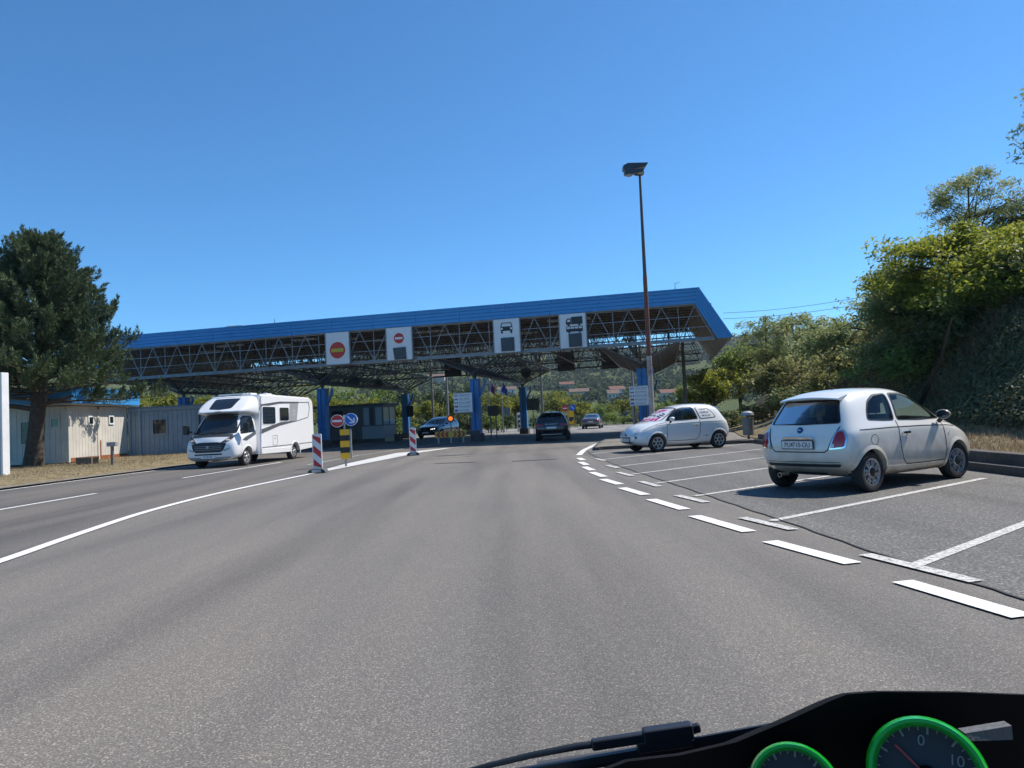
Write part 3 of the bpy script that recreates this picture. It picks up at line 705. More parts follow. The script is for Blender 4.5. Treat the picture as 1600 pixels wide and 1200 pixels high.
def make_hatch(label, body_mat, rim_style, glass, loc, heading, variant):
    """heading: world direction of the nose"""
    rz = math.atan2(heading[1], heading[0])
    t = thing('parked_car', label, 'car', loc, rz, None)
    me, bvh = HB; me = me.copy()
    body = body_obj('body', me, [body_mat, CABIN], t)
    for v in 'LR':
        for ax in (-1.15, 1.15): det = MB(); arc(det, bvh, v, (ax, WR), ARCH - .004, ARCH + .05, -22, 202, .016, .006, 0); det.build('wheel_arch_lip', body_mat, body, smooth=60)
    for n, view, poly in (('side_window', 'L', SIDEWIN_F), ('side_window', 'R', SIDEWIN_F), ('quarter_window', 'L', SIDEWIN_R), ('quarter_window', 'R', SIDEWIN_R), ('rear_window', 'B', REARWIN), ('windscreen', 'F', WSCREEN)):
        cov = variant == 'front' and n in ('windscreen',)
        g = MB(); patch(g, bvh, view, poly, -.004 if not cov else .001, 0); go = g.build(n, glass, t, smooth=80)
        s = MB(); frame(s, bvh, view, poly, .028, .004); s.build('window_seal', SEAL, go, smooth=80)
    # shut lines
    ln = MB()
    for v in 'LR':
        strip(ln, bvh, v, [(-.455, 1.0), (-.45, .80), (-.43, .60), (-.37, .42), (-.28, .345), (.2, .335), (.76, .34), (.80, .45), (.80, .70), (.77, .93)], .016, .002)
        strip(ln, bvh, v, [(-1.35, .90), (-.6, .905), (.2, .895), (.9, .87), (1.18, .845)], .012, .002)
        strip(ln, bvh, v, [(.80, .94), (1.10, .90), (1.40, .80), (1.62, .70)], .010, .002)
    strip(ln, bvh, 'B', [(-.60, .96), (-.50, .70), (-.47, .63), (-.42, .60), (.42, .60), (.47, .63), (.50, .70), (.60, .96)], .016, .002)
    strip(ln, bvh, 'B', [(-.62, .455), (.62, .455)], .007, .002)
    strip(ln, bvh, 'F', [(-.58, .62), (-.52, .56), (.52, .56), (.58, .62)], .008, .002)
    ln.build('shut_line', SEAL, body, smooth=80)
    # roof spoiler
    sp = MB(); ys = [-.50 + i * .1 for i in range(11)]
    vs = []
    for y in ys:
        k = 1 - (y / .5) ** 2; e = .035 * k
        vs += [(-1.14, y, 1.425 + e), (-1.31 - .05 * k, y, 1.388 + e), (-1.40 - .05 * k, y, 1.365 + e), (-1.405 - .05 * k, y, 1.345 + e), (-1.30, y, 1.335 + e)]
    fs = [(5*i+j, 5*i+(j+1) % 5, 5*(i+1)+(j+1) % 5, 5*(i+1)+j) for i in range(10) for j in range(5)] + [tuple(range(5)), tuple(range(54, 49, -1))]
    sp.add(vs, fs); sp.build('roof_spoiler', body_mat, t, smooth=50, fix=True)
    # handles, mirrors
    for s in (1, -1):
        h = MB(); y = proj(bvh, 'L', -.33, .80, 0).y; h.box((-.30, s * (y + .022), .815), (.19, .028, .036)); h.box((-.235, s * (y + .008), .812), (.02, .03, .03)); h.box((-.365, s * (y + .008), .812), (.02, .03, .03))
        h.build('door_handle', CHROME, t, bevel=.006)
        mi_ = MB(); prof = [(-.066, .0), (-.066, .076), (-.05, .084), (.02, .075), (.06, .04), (.075, .0)]
        mi_.lathe([(r_, a_) for a_, r_ in prof], (0, 0, 0), 'x', 18)
        mm = mi_.build('door_mirror', body_mat, t, (.66, s * .90, 1.045), smooth=60); mm.scale = (1, 1.25, .9); mm.rotation_euler = (0, 0, s * -.12)
        st = MB(); st.bar((.66, s * .80, .93), (.66, s * .88, 1.02), .05, .05); st.build('mirror_stalk', CABIN, t)
        gl = MB(); gl.lathe([(.074, 0), (0, -.002)], (-.069, 0, 0), 'x', 16); gl.build('mirror_glass', DGLASS, mm)
    # tail lamps
    for s in (1, -1):
        poly = [(s * a, b) for a, b in rounded([(.505, .645), (.70, .665), (.715, .80), (.66, .905), (.585, .895)], .03)]
        l = MB(); patch(l, bvh, 'B', poly, .012, 0, 4, .04); patch(l, bvh, 'B', [(s * a, b) for a, b in rounded([(.515, .655), (.565, .66), (.575, .71), (.53, .735)], .015)], .016, 1, 3, .03)
        lo_ = l.build('tail_lamp', [TAIL, LENS], t, smooth=80)
        f = MB(); frame(f, bvh, 'B', poly, .022, .014); f.build('chrome_rim', CHROME, lo_, smooth=80)
        # headlamp, indicator and fog lamp
        l = MB(); patch(l, bvh, 'F', [(s * a, b) for a, b in [(.53 + .085 * math.cos(q), .665 + .085 * math.sin(q)) for q in [i * math.pi / 8 for i in range(16)]]], .008, 0, 4, .04); hl = l.build('headlamp', LENS, t, smooth=80)
        f = MB(); patch(f, bvh, 'F', [(s * (.57 + .05 * math.cos(q)), .50 + .04 * math.sin(q)) for q in [i * math.pi / 6 for i in range(12)]], .006, 0, 3, .03); f.build('running_lamp', DGLASS, t, smooth=80)
        f = MB(); patch(f, bvh, 'F', [(s * (.43 + .035 * math.cos(q)), .375 + .035 * math.sin(q)) for q in [i * math.pi / 6 for i in range(12)]], .006, 0, 3, .03); f.build('fog_lamp', LENS, t, smooth=80)
    # rear bumper strip, exhaust, badge, tailgate handle, plate
    b = MB(); patch(b, bvh, 'B', rounded([(-.60, .385), (.60, .385), (.63, .43), (-.63, .43)], .02), .006, 0, 3, .05); b.build('bumper_strip', CABIN, t, smooth=80)
    b = MB(); patch(b, bvh, 'B', rounded([(-.26, .25), (.26, .25), (.30, .29), (-.30, .29)], .02), .004, 0, 3, .05); b.build('rear_valance', CABIN, t, smooth=80)
    e = MB(); e.lathe([(.03, -.1), (.035, .1), (.03, .1), (.026, -.05), (0, -.05)], (0, 0, 0), 'x', 16); eo = e.build('exhaust_pipe', CHROME, t, (-1.58, .38, .245), rz=math.pi, smooth=40)
    q = proj(bvh, 'B', 0, .915, 0); bd = MB(); bd.lathe([(.048, 0), (.048, .012), (.038, .016), (0, .014)], (0, 0, 0), 'x', 20); bo = bd.build('badge', [mat('badge_blue', (.03, .05, .16), .3, .3)], t, q, smooth=40); bo.rotation_euler = (0, R(-18), math.pi)
    sb = MB(); sb.box((.02, 0, 0), (.006, .05, .016)); sb.build('badge_emblem', CHROME, bo)
    q = proj(bvh, 'B', 0, .80, 0); hb = MB(); hb.prism([(-.27, -.01), (.27, -.01), (.24, .032), (-.24, .032)], 'yz', -.055, .02); ho = hb.build('tailgate_handle', CHROME, t, q, bevel=.009)
    q = proj(bvh, 'B', 0, .71, 0)
    pb = MB(); pb.box((-.012, 0, 0), (.016, .55, .135), 0, 0); po = pb.build('rear_plate', [SEAL], t, q - Vector((.006, 0, 0)), bevel=.004); po.rotation_euler = (0, R(-4), 0)
    pw = MB(); pw.box((-.0215, 0, 0), (.004, .52, .11)); pw.build('plate_face', PLATE, po)
    if variant == 'rear':
        text_part('plate_lettering', 'PU', .105, TXT, po, facing((-.0245, .165, -.004), (-1, 0, 0)), .001, sx=.85); text_part('plate_lettering', '710-OU', .105, TXT, po, facing((-.0245, -.075, -.004), (-1, 0, 0)), .001, sx=.85)
        cr = MB(); cr.prism([(.072, .025), (.072, -.01), (.088, -.03), (.104, -.01), (.104, .025)], 'yz', -.0255, -.023); cr.build('plate_crest', mat('crest_red', (.35, .06, .08), .5), po)
    # front plate, grille bar
    q = proj(bvh, 'F', 0, .42, 0); fp = MB(); fp.box((.008, 0, 0), (.016, .53, .12), 0); fo = fp.build('front_plate', SEAL, t, q + Vector((.004, 0, 0)), bevel=.003)
    fw = MB(); fw.box((.018, 0, 0), (.004, .50, .098)); fw.build('plate_face', PLATE, fo)
    if variant == 'front': text_part('plate_lettering', 'PU 623 RN', .09, TXT, fo, facing((.021, 0, -.003), (1, 0, 0)), .001, sx=.92)
    b = MB(); patch(b, bvh, 'F', rounded([(-.34, .315), (.34, .315), (.37, .355), (-.37, .355)], .015), .005, 0, 3); patch(b, bvh, 'F', rounded([(-.30, .485), (.30, .485), (.31, .515), (-.31, .515)], .012), .005, 0, 3); b.build('air_intake', CABIN, t, smooth=80)
    b = MB(); patch(b, bvh, 'F', rounded([(-.24, .605), (.24, .605), (.22, .63), (-.22, .63)], .01), .012, 0, 2); b.build('chrome_bar', CHROME, t, smooth=80)
    q = proj(bvh, 'F', 0, .585, 0); bd = MB(); bd.lathe([(.05, -.01), (.05, .008), (0, .012)], (0, 0, 0), 'x', 20); bd.build('front_badge', mat('badge_blue', (.03, .05, .16), .3, .3), t, q + Vector((.008, 0, 0)), smooth=40)
    # fuel flap (right side), side repeater
    fl = MB(); P = [(-1.07 + .085 * math.cos(q), .745 + .075 * math.sin(q)) for q in [i * math.pi / 10 for i in range(20)]]; frame(fl, bvh, 'R', P, .009, .003); fl.build('fuel_flap', SEAL, t, smooth=80)
    for v in 'LR':
        rp = MB(); patch(rp, bvh, v, [(.92 + .022 * math.cos(q), .76 + .022 * math.sin(q)) for q in [i * math.pi / 4 for i in range(8)]], .006, 0, 2); rp.build('side_repeater', LENS, t, smooth=80)
    # aerial, seats, wheel
    a = MB(); z = proj(bvh, 'T', -.78, 0, 0).z; a.lathe([(.03, 0), (.02, .02), (0, .025)], (-.78, 0, z), 'z', 12); a.tube((-.78, 0, z), (-.93, 0, z + .13), .006, .004, 6); a.build('aerial', SEAL, t)
    for x in (-.05, -.85):
        for s in (1, -1):
            se = MB(); se.box((x + .05, s * .33, .55), (.48, .44, .16)); se.prism([(x - .15, .60), (x - .05, .60), (x - .20, 1.10), (x - .29, 1.09)], 'xz', s * .33 - .21, s * .33 + .21)
            se.box((x - .275, s * .33, 1.20), (.08, .24, .17)); se.tube((x - .26, s * .33 - .06, 1.08), (x - .27, s * .33 - .06, 1.15), .008); se.tube((x - .26, s * .33 + .06, 1.08), (x - .27, s * .33 + .06, 1.15), .008)
            se.build('seat', SEATM, t, bevel=.035)
    sw = MB(); n = 24
    for i in range(n):
        a0, a1 = 2 * math.pi * i / n, 2 * math.pi * (i + 1) / n; sw.bar((.42 - .06 * math.sin(a0) , .33 + .17 * math.cos(a0), .92 + .16 * math.sin(a0)), (.42 - .06 * math.sin(a1), .33 + .17 * math.cos(a1), .92 + .16 * math.sin(a1)), .024)
    sw.bar((.42, .17, .92), (.42, .49, .92), .03); sw.build('steering_wheel', CABIN, t)
    db = MB(); db.prism([(.48, .55), (.95, .55), (.95, .90), (.70, .925), (.52, .86)], 'xz', -.62, .62); db.build('dashboard', CABIN, t, bevel=.03)
    if variant == 'front':
        # printed sunshade behind the windscreen and paper in the rear side window
        shade = MB(); patch(shade, bvh, 'F', [(a * .985, .965 + (b - .965) * .985) for a, b in WSCREEN], .006, 0)
        so_ = shade.build('windscreen_shade', mat('shade_white', (.74, .73, .75), .3, var=.1, scale=6, coat=.5), t, smooth=80)
        pk = mat('shade_pink', (.62, .04, .22), .4, var=.3, scale=8); pt = MB(); rnd = random.Random(5)
        for (cx, cz, r) in ((.05, 1.31, .11), (-.18, 1.28, .07), (.22, 1.33, .07), (-.38, 1.03, .08), (-.18, 1.04, .09), (.02, 1.06, .07), (.24, 1.05, .10), (.42, 1.07, .07), (.46, 1.02, .05)):
            k = 9; P = []
            for i in range(2 * k): a_ = math.pi * i / k; rr_ = r * (1 if i % 2 == 0 else .62) * rnd.uniform(.85, 1.15); P.append((cx + rr_ * 1.25 * math.cos(a_), cz + rr_ * .55 * math.sin(a_)))
            patch(pt, bvh, 'F', P, .010, 0, 2, .2)
        pt.build('pink_print', pk, so_)
        bk = MB()
        for l_ in ([(.25, 1.20), (.38, 1.17), (.52, 1.15)], [(.22, 1.16), (.36, 1.13), (.50, 1.10)], [(.30, 1.24), (.40, 1.215), (.49, 1.20)], [(-.1, 1.19), (.02, 1.17), (.10, 1.19)], [(-.3, 1.17), (-.22, 1.19), (-.16, 1.17)], [(-.42, 1.2), (-.36, 1.17)], [(.10, 1.13), (.16, 1.16)]): strip(bk, bvh, 'F', l_, .022, .011)
        bk.build('black_print', SEAL, so_)
        pp = MB(); c = sum((Vector(p) for p in SIDEWIN_R), Vector((0, 0))) / len(SIDEWIN_R); patch(pp, bvh, 'L', [tuple(c + (Vector(p) - c) * .93) for p in SIDEWIN_R], .003, 0)
        po_ = pp.build('window_notice', mat('notice_paper', (.66, .67, .68), .6), t, smooth=80)
        for (s_, x_, z_, sz) in (('PRODAJA', -.66, 1.315, .06), ('OGLER.CR', -.70, 1.215, .085), ('098 532 477', -.75, 1.105, .08)):
            y_ = proj(bvh, 'L', x_, z_, 0); nrm = bvh.find_nearest(y_)[1]; text_part('notice_lettering', s_, sz, TXT, po_, facing(y_ + nrm * .008, nrm), .0008, sx=.85, fit=.44)
        bl = MB(); patch(bl, bvh, 'T', [(.27, -.44), (.44, -.44), (.47, 0), (.44, .44), (.27, .44), (.29, 0)], .004, 0, 2); bl.build('roof_glass_edge', DGLASS, t, smooth=80)
        dn = MB(); patch(dn, bvh, 'L', rounded([(-.72, .435), (-.60, .44), (-.60, .46), (-.72, .455)], .008), .003, 0, 2); dn.build('sill_badge', SEAL, t)
    for ax in (-1.15, 1.15):
        for s in (1, -1): add_wheel(t, ax, s * .715, WR, .205, .18, rim_style, s, R(-6) if (ax > 0 and variant == 'rear') else 0)
    return t
def rest(px, py, heading, depth=None):
    p = G(px, py) if depth is None else D(px, py, depth); return Vector((p.x, p.y, 0)), Vector((heading[0], heading[1], 0)).normalized()
# near car: rear right wheel touches the ground at (1360,770)
h1 = Vector((math.sin(R(58.5)), math.cos(R(58.5)), 0)); right1 = Vector((h1.y, -h1.x, 0))
c1 = G(1362, 769) + h1 * 1.15 - right1 * .76
car1 = make_hatch('small dusty white hatchback with plate PU 710-OU, nose against the kerb', CAR_WHITE, 'twin', GLASS, (c1.x, c1.y, 0), h1, 'rear')
# far car: front left wheel at (1027,707)
th = R(-72); h2 = Vector((math.sin(th), -math.cos(th), 0)); left2 = Vector((-h2.y, h2.x, 0))
c2 = G(1028, 706.5) - h2 * 1.15 - left2 * .76
car2 = make_hatch('small pearl white hatchback with a pink patterned windscreen sunshade', CAR_PEARL, 'six', GLASS, (c2.x, c2.y, 0), h2, 'front')
# ---------------- other cars
def make_car(label, name, paintm, loc, heading, L_, W_, H_, kind, view_details, group=None):
    k = L_ / 4.4; w2 = W_ / 1.8; hh = H_ / 1.5
    if kind == 'sedan':
        roof_r, deck = -.95, 1.02
        st = [
         [(-2.05,.62,.32),(-2.16,.74,.42),(-2.20,.80,.62),(-2.18,.78,.82),(-2.12,.72,.96),(-2.05,.62,1.02)],
         [(-1.85,.66,.24),(-1.92,.84,.33),(-1.95,.88,.60),(-1.93,.86,.82),(-1.88,.80,.97),(-1.80,.66,1.06)],
         [(-1.30,.68,.20),(-1.30,.86,.28),(-1.30,.90,.58),(-1.30,.88,.82),(-1.35,.82,.98),(-1.45,.64,1.11)],
         [(-.75,.68,.19),(-.75,.86,.27),(-.75,.90,.56),(-.75,.88,.82),(-.75,.82,.97),(-.72,.58,1.42)]]
    else:
        st = [
         [(-2.02,.62,.34),(-2.12,.76,.44),(-2.16,.82,.62),(-2.13,.80,.86),(-2.04,.76,1.02),(-1.80,.60,1.40)],
         [(-1.82,.66,.25),(-1.90,.85,.34),(-1.93,.895,.60),(-1.90,.88,.86),(-1.80,.83,1.02),(-1.58,.63,1.46)],
         [(-1.30,.68,.21),(-1.30,.87,.28),(-1.30,.905,.58),(-1.30,.89,.86),(-1.28,.83,1.01),(-1.10,.64,1.50)],
         [(-.60,.68,.20),(-.60,.86,.27),(-.60,.90,.56),(-.60,.88,.84),(-.60,.82,.99),(-.55,.64,1.51)]]
    st += [[(.0,.68,.19),(.0,.86,.27),(.0,.90,.56),(.0,.88,.83),(.0,.82,.97),(.0,.62,1.47)],
         [(.60,.68,.19),(.60,.86,.27),(.60,.90,.56),(.62,.88,.82),(.62,.82,.95),(.55,.66,1.25)],
         [(1.10,.68,.20),(1.10,.87,.28),(1.12,.90,.57),(1.13,.86,.80),(1.14,.79,.92),(1.12,.68,.98)],
         [(1.60,.66,.21),(1.62,.86,.29),(1.64,.89,.57),(1.64,.84,.75),(1.62,.76,.84),(1.58,.62,.90)],
         [(1.95,.62,.23),(2.02,.80,.31),(2.05,.82,.52),(2.03,.78,.68),(2.00,.70,.77),(1.92,.56,.82)],
         [(2.05,.54,.27),(2.16,.66,.35),(2.19,.68,.50),(2.17,.65,.63),(2.12,.58,.71),(2.05,.46,.76)]]
    st = [[(x * k, y * w2, z * hh) for x, y, z in s] for s in st]; n = len(st)
    me = loft(st, -.07, .08, None, [.03] * n, [0.0] * (n - 5) + [.1, .09, .05, .04, .05], 2); bvh = bvh_of(me)
    ax = (-1.32 * k, 1.33 * k); r = .32; A = .37
    out = cut(me, [arch_cutter(a, s * W_ * .52, r, A, .3) for a in ax for s in (1, -1)]); paint_body(out, [(a, r) for a in ax], A)
    t = thing(name, label, 'car', loc, math.atan2(heading[1], heading[0]), group)
    body_obj('body', out, [paintm, CABIN], t)
    def sc2(P, a, b): return [(x * a, z * b) for x, z in P]
    if kind == 'sedan':
        sf = rounded([(-.35, 1.0), (.95, .98), (.55, 1.24), (.12, 1.37), (-.30, 1.385)], .05); sr = rounded([(-1.25, 1.03), (-.42, 1.0), (-.38, 1.385), (-.75, 1.34), (-1.1, 1.18)], .05); rw = rounded([(-.66, 1.07), (.66, 1.07), (.52, 1.36), (-.52, 1.36)], .05)
    else:
        sf = rounded([(-.35, 1.02), (.95, 1.0), (.55, 1.24), (.12, 1.40), (-.30, 1.42)], .05); sr = rounded([(-1.62, 1.10), (-.42, 1.02), (-.38, 1.42), (-1.1, 1.40), (-1.50, 1.30)], .05); rw = rounded([(-.66, 1.06), (.66, 1.06), (.54, 1.38), (-.54, 1.38)], .06)
    ws = rounded([(-.68, .99), (.68, .99), (.54, 1.40), (-.54, 1.40)], .05)
    for nme, v, P in (('side_window', 'L', sf), ('side_window', 'R', sf), ('side_window', 'L', sr), ('side_window', 'R', sr)):
        g = MB(); patch(g, bvh, v, sc2(P, k, hh), .004); g.build(nme, DGLASS, t, smooth=80)
    g = MB(); patch(g, bvh, 'B', sc2(rw, w2, hh), .004); g.build('rear_window', DGLASS, t, smooth=80)
    g = MB(); patch(g, bvh, 'F', sc2(ws, w2, hh), .004); g.build('windscreen', DGLASS, t, smooth=80)
    for s in (1, -1):
        tl = sc2([(s * a, b) for a, b in rounded([(.42, .80), (.80, .78), (.82, .90), (.45, .89)], .02)], w2, hh)
        l = MB(); patch(l, bvh, 'B', tl, .008, 0, 3); l.build('tail_lamp', TAIL, t, smooth=80)
        hl = sc2([(s * a, b) for a, b in rounded([(.38, .60), (.66, .62), (.70, .70), (.42, .68)], .02)], w2, hh)
        l = MB(); patch(l, bvh, 'F', hl, .008, 0, 3); l.build('headlamp', LENS, t, smooth=80)
        m_ = MB(); m_.box((.62 * k, s * (W_ / 2 + .08), 1.02 * hh), (.10, .20, .13)); m_.build('door_mirror', paintm, t, bevel=.03)
    q = proj(bvh, 'B', 0, .70 * hh, 0); p = MB(); p.box((0, 0, 0), (.02, .52, .11)); p.build('rear_plate', PLATE, t, q - Vector((.01, 0, 0)))
    q = proj(bvh, 'F', 0, .42, 0); p = MB(); p.box((0, 0, 0), (.02, .50, .10)); p.build('front_plate', PLATE, t, q + Vector((.01, 0, 0)))
    b = MB(); patch(b, bvh, 'B', rounded([(-.70 * w2, .30), (.70 * w2, .30), (.76 * w2, .46), (-.76 * w2, .46)], .04), .005, 0, 3); b.build('rear_bumper', CABIN, t, smooth=80)
    b = MB(); patch(b, bvh, 'F', rounded([(-.5 * w2, .34), (.5 * w2, .34), (.55 * w2, .56), (-.55 * w2, .56)], .03), .005, 0, 3); b.build('grille', CABIN, t, smooth=80)
    ln = MB()
    for v in 'LR': strip(ln, bvh, v, sc2([(-.37, 1.0), (-.36, .4), (.80, .38), (.84, .9)], k, hh), .012, .002)
    ln.build('shut_line', SEAL, t)
    for a in ax:
        for s in (1, -1): add_wheel(t, a, s * (W_ / 2 - .11), r, .225, .2, 'five', s)
    if view_details == 'suv':
        x0 = proj(bvh, 'B', 0, .885 * hh, 0)
        text_part('tailgate_letters', 'PEUGEOT', .085, ALU, t, facing((x0.x - .012, 0, .885 * hh), (-1, 0, .12)), .004, sx=1.9)
        a = MB(); a.prism([(0, 0), (.16, 0), (.02, .07)], 'xz', -.012, .012); z = proj(bvh, 'T', -1.2 * k, 0, 0).z; a.build('fin_aerial', CABIN, t, (-1.25 * k, 0, z - .005))
        b = MB(); b.box((x0.x + .02, 0, .36), (.06, 1.1 * w2, .018)); b.build('bumper_trim', ALU, t)
        s_ = MB(); s_.box((-1.86 * k, 0, 1.475 * hh), (.28, 1.16 * w2, .035)); s_.build('roof_spoiler', paintm, t, bevel=.012)
    if view_details == 'lit':
        for s in (1, -1):
            l = MB()
            for i in range(3): patch(l, bvh, 'F', [(s * (.44 + .11 * i + .03 * math.cos(q)) * w2, (.655 + .01 * i + .025 * math.sin(q)) * hh) for q in [j * math.pi / 4 for j in range(8)]], .014, 0, 2)
            l.build('headlamp_led', LEDW if s > 0 else AMBER, t)
    return t
def at_ground(px, py): p = G(px, py); return (p.x, p.y, p.z)
p = G(869, 689); make_car('black hatchback driving away in the canopy shadow, spaced letters on its tailgate', 'car', CAR_BLACK, (p.x, p.y + 2.1, p.z), (.10, 1), 4.38, 1.82, 1.53, 'suv', 'suv')
p = D(930, 669, 69); make_car('grey saloon driving off on the sunlit road beyond the canopy', 'car', CAR_GREY, (p.x, p.y + 2, gz(p.x, p.y)), (.20, 1), 4.6, 1.82, 1.48, 'sedan', '')
p = D(988, 657, 88); make_car('dark blue car far off, half hidden behind the right blue column', 'car', CAR_NAVY, (p.x, p.y + 2, gz(p.x, p.y) + .01), (.12, 1), 4.3, 1.8, 1.62, 'suv', '')
p = D(686, 684, 55); make_car('dark glossy car with lit headlamps behind the chevron barrier', 'car', CAR_DARK, (p.x, p.y, gz(p.x, p.y)), (-.34, -.94), 4.4, 1.85, 1.52, 'suv', 'lit')
# ------------------------------------------------------------------ motorhome (origin under the front axle)
def motorhome():
    hd = Vector((-.15, -.989, 0)).normalized(); lf = Vector((-hd.y, hd.x, 0))
    p = G(384, 727.5) - lf * .95
    t = thing('motorhome', 'white motorhome with dark grey side stripes, driving towards us', 'motorhome', (p.x, p.y, gz(p.x, p.y)), math.atan2(hd.y, hd.x))
    GRS = mat('graphite_stripe', (.09, .095, .10), .35); SIL = mat('silver_stripe', (.30, .31, .32), .35)
    lb = MB(); prof = [(-6.02, .46), (-6.08, 1.0), (-6.06, 2.45), (-5.98, 2.66), (-5.78, 2.80), (-1.5, 2.85), (-1.0, 2.83), (-1.0, 2.02), (-.86, .40), (-2.2, .36), (-4.7, .40)]
    lb.prism(prof, 'xz', -1.13, 1.13)
    arches = [arch_cutter(-4.04, s * 1.16, .35, .42, .3) for s in (1, -1)]
    me = bpy.data.meshes.new('living'); me.from_pydata(lb.v, [], lb.f); bm = bmesh.new(); bm.from_mesh(me); bmesh.ops.recalc_face_normals(bm, faces=bm.faces)
    es = [e for e in bm.edges if e.calc_face_angle(0) > R(8) and max(v.co.z for v in e.verts) > .6]
    bmesh.ops.bevel(bm, geom=es, offset=.07, segments=4, affect='EDGES'); bm.to_mesh(me); bm.free()
    me = cut(me, arches); paint_body(me, [(-4.04, .35)], .42); body_obj('living_box', me, [VAN_WHITE, CABIN], t, 30)
    # low-profile cap over the cab
    xs_ = [-1.05, -.7, -.32, -.04, .14, .23]; tops = [2.845, 2.78, 2.58, 2.38, 2.26, 2.19]; bots = [2.0, 2.03, 2.06, 2.09, 2.10, 2.12]; wid = [1.125, 1.13, 1.11, 1.05, .95, .85]
    cp = [[(x, w_ * .9, b), (x + .01, w_ * .97, b + .02), (x, w_, b * .7 + tp * .3), (x, w_ * .985, b * .45 + tp * .55), (x, w_ * .95, b * .2 + tp * .8), (x, w_ * .82, tp - .03)] for x, tp, b, w_ in zip(xs_, tops, bots, wid)]
    cm = loft(cp, 0, .07, None, [.03] * 6, [0, 0, .01, .03, .05, .06], 2); cbv = bvh_of(cm); co = body_obj('cab_overhang', cm, [VAN_WHITE], t, 40)
    g = MB(); patch(g, cbv, 'T', rounded([(-.55, -.55), (.12, -.48), (.22, 0), (.12, .48), (-.55, .55)], .1), .006); g.build('roof_light', DGLASS, t, smooth=80)
    b = MB(); strip(b, cbv, 'F', [(-.13, 2.165), (.13, 2.165)], .03, .004); b.build('maker_name_strip', GRS, co)
    # cab
    st = [
     [(-.92,.80,.42),(-.92,.97,.46),(-.92,1.02,.80),(-.92,1.02,1.15),(-.92,1.00,1.35),(-.92,.90,2.16)],
     [(-.55,.80,.40),(-.55,.98,.45),(-.55,1.03,.80),(-.55,1.03,1.15),(-.55,1.00,1.35),(-.55,.88,2.16)],
     [(-.05,.80,.36),(-.05,.98,.42),(-.05,1.03,.80),(-.05,1.03,1.15),(-.05,.99,1.35),(-.08,.85,2.15)],
     [(.30,.80,.34),(.30,.99,.40),(.32,1.03,.80),(.32,1.02,1.12),(.32,.97,1.32),(.24,.86,1.66)],
     [(.58,.80,.32),(.60,.99,.38),(.62,1.03,.80),(.62,1.00,1.08),(.60,.93,1.24),(.56,.84,1.31)],
     [(.80,.74,.28),(.84,.96,.36),(.87,.985,.74),(.86,.93,1.00),(.82,.84,1.11),(.78,.72,1.17)],
     [(.86,.66,.26),(.96,.82,.34),(.99,.84,.66),(.97,.78,.90),(.93,.68,1.00),(.88,.56,1.05)]]
    st = [[(x, y * 1.045, z) for x, y, z in r_] for r_ in st]
    me = loft(st, 0, .10, None, [.02, .02, .03, .04, .05, .06, .06], [0, 0, .05, .12, .12, .10, .09], 2); bv = bvh_of(me)
    me = cut(me, [arch_cutter(0, s * 1.03, .35, .43, .35) for s in (1, -1)]); paint_body(me, [(0, .35)], .43)
    cab = body_obj('cab', me, [VAN_WHITE, CABIN], t, 35)
    for s in (1, -1): 
        a_ = MB(); arc(a_, bv, 'L' if s > 0 else 'R', (0, .35), .425, .50, -18, 198, .02, .004); a_.build('wheel_arch_lip', VAN_WHITE, cab, smooth=60)
    g = MB(); patch(g, bv, 'F', rounded([(-.92, 1.30), (-.3, 1.27), (.3, 1.27), (.92, 1.30), (.83, 2.13), (-.83, 2.13)], .06), .006); ws = g.build('windscreen', mat('windscreen_glass', (.018, .022, .026), .05, spec=.7), t, smooth=80)
    g = MB(); patch(g, bv, 'F', rounded([(-.84, 1.17), (-.3, 1.19), (.3, 1.19), (.84, 1.17), (.83, 1.275), (-.83, 1.275)], .03), .006, 0, 3); g.build('wiper_cowl', CABIN, t, smooth=80)
    wp = MB(); strip(wp, bv, 'F', [(-.55, 1.30), (.10, 1.36)], .025, .02); strip(wp, bv, 'F', [(.05, 1.30), (.62, 1.37)], .025, .02); wp.build('wiper', SEAL, ws)
    for v, s in (('L', 1), ('R', -1)):
        g = MB(); patch(g, bv, v, rounded([(-.62, 1.32), (.42, 1.26), (.30, 1.50), (.06, 1.88), (-.10, 1.97), (-.60, 1.97)], .06), .006); g.build('cab_window', DGLASS, t, smooth=80)
        d = MB(); strip(d, bv, v, [(-.70, 2.0), (-.70, .55), (-.40, .48)], .012, .003); strip(d, bv, v, [(.48, 1.28), (.45, 1.0), (.46, .80)], .012, .003); d.build('shut_line', SEAL, cab)
        st_ = MB(); patch(st_, bv, v, [(.40, 1.02), (.10, .98), (-.68, 1.22), (-.68, 1.38), (-.30, 1.25), (.20, 1.12)], .005, 0, 4); st_.build('cab_stripe', GRS, t, smooth=80)
        m_ = MB(); m_.box((.44, s * 1.27, 1.50), (.16, .22, .36)); m_.bar((.46, s * 1.00, 1.40), (.44, s * 1.2, 1.46), .10, .07); m_.build('door_mirror', SEAL, t, bevel=.04)
        hl = MB(); patch(hl, bv, 'F', [(s * a, b) for a, b in rounded([(.46, .93), (.70, .97), (.90, 1.10), (.93, 1.24), (.80, 1.19), (.62, 1.06)], .03)], .01, 0, 5, .04)
        h_ = hl.build('headlamp', mat('lamp_housing', (.06, .06, .065), .08, coat=1), t, smooth=80)
        l2 = MB(); patch(l2, bv, 'F', [(s * (.74 + .09 * math.cos(q)), 1.055 + .035 * math.sin(q)) for q in [i * math.pi / 6 for i in range(12)]], .016, 0, 3, .05); l2.build('lamp_reflector', mat('lamp_warm', (.7, .5, .36), .2, coat=1), h_, smooth=80)
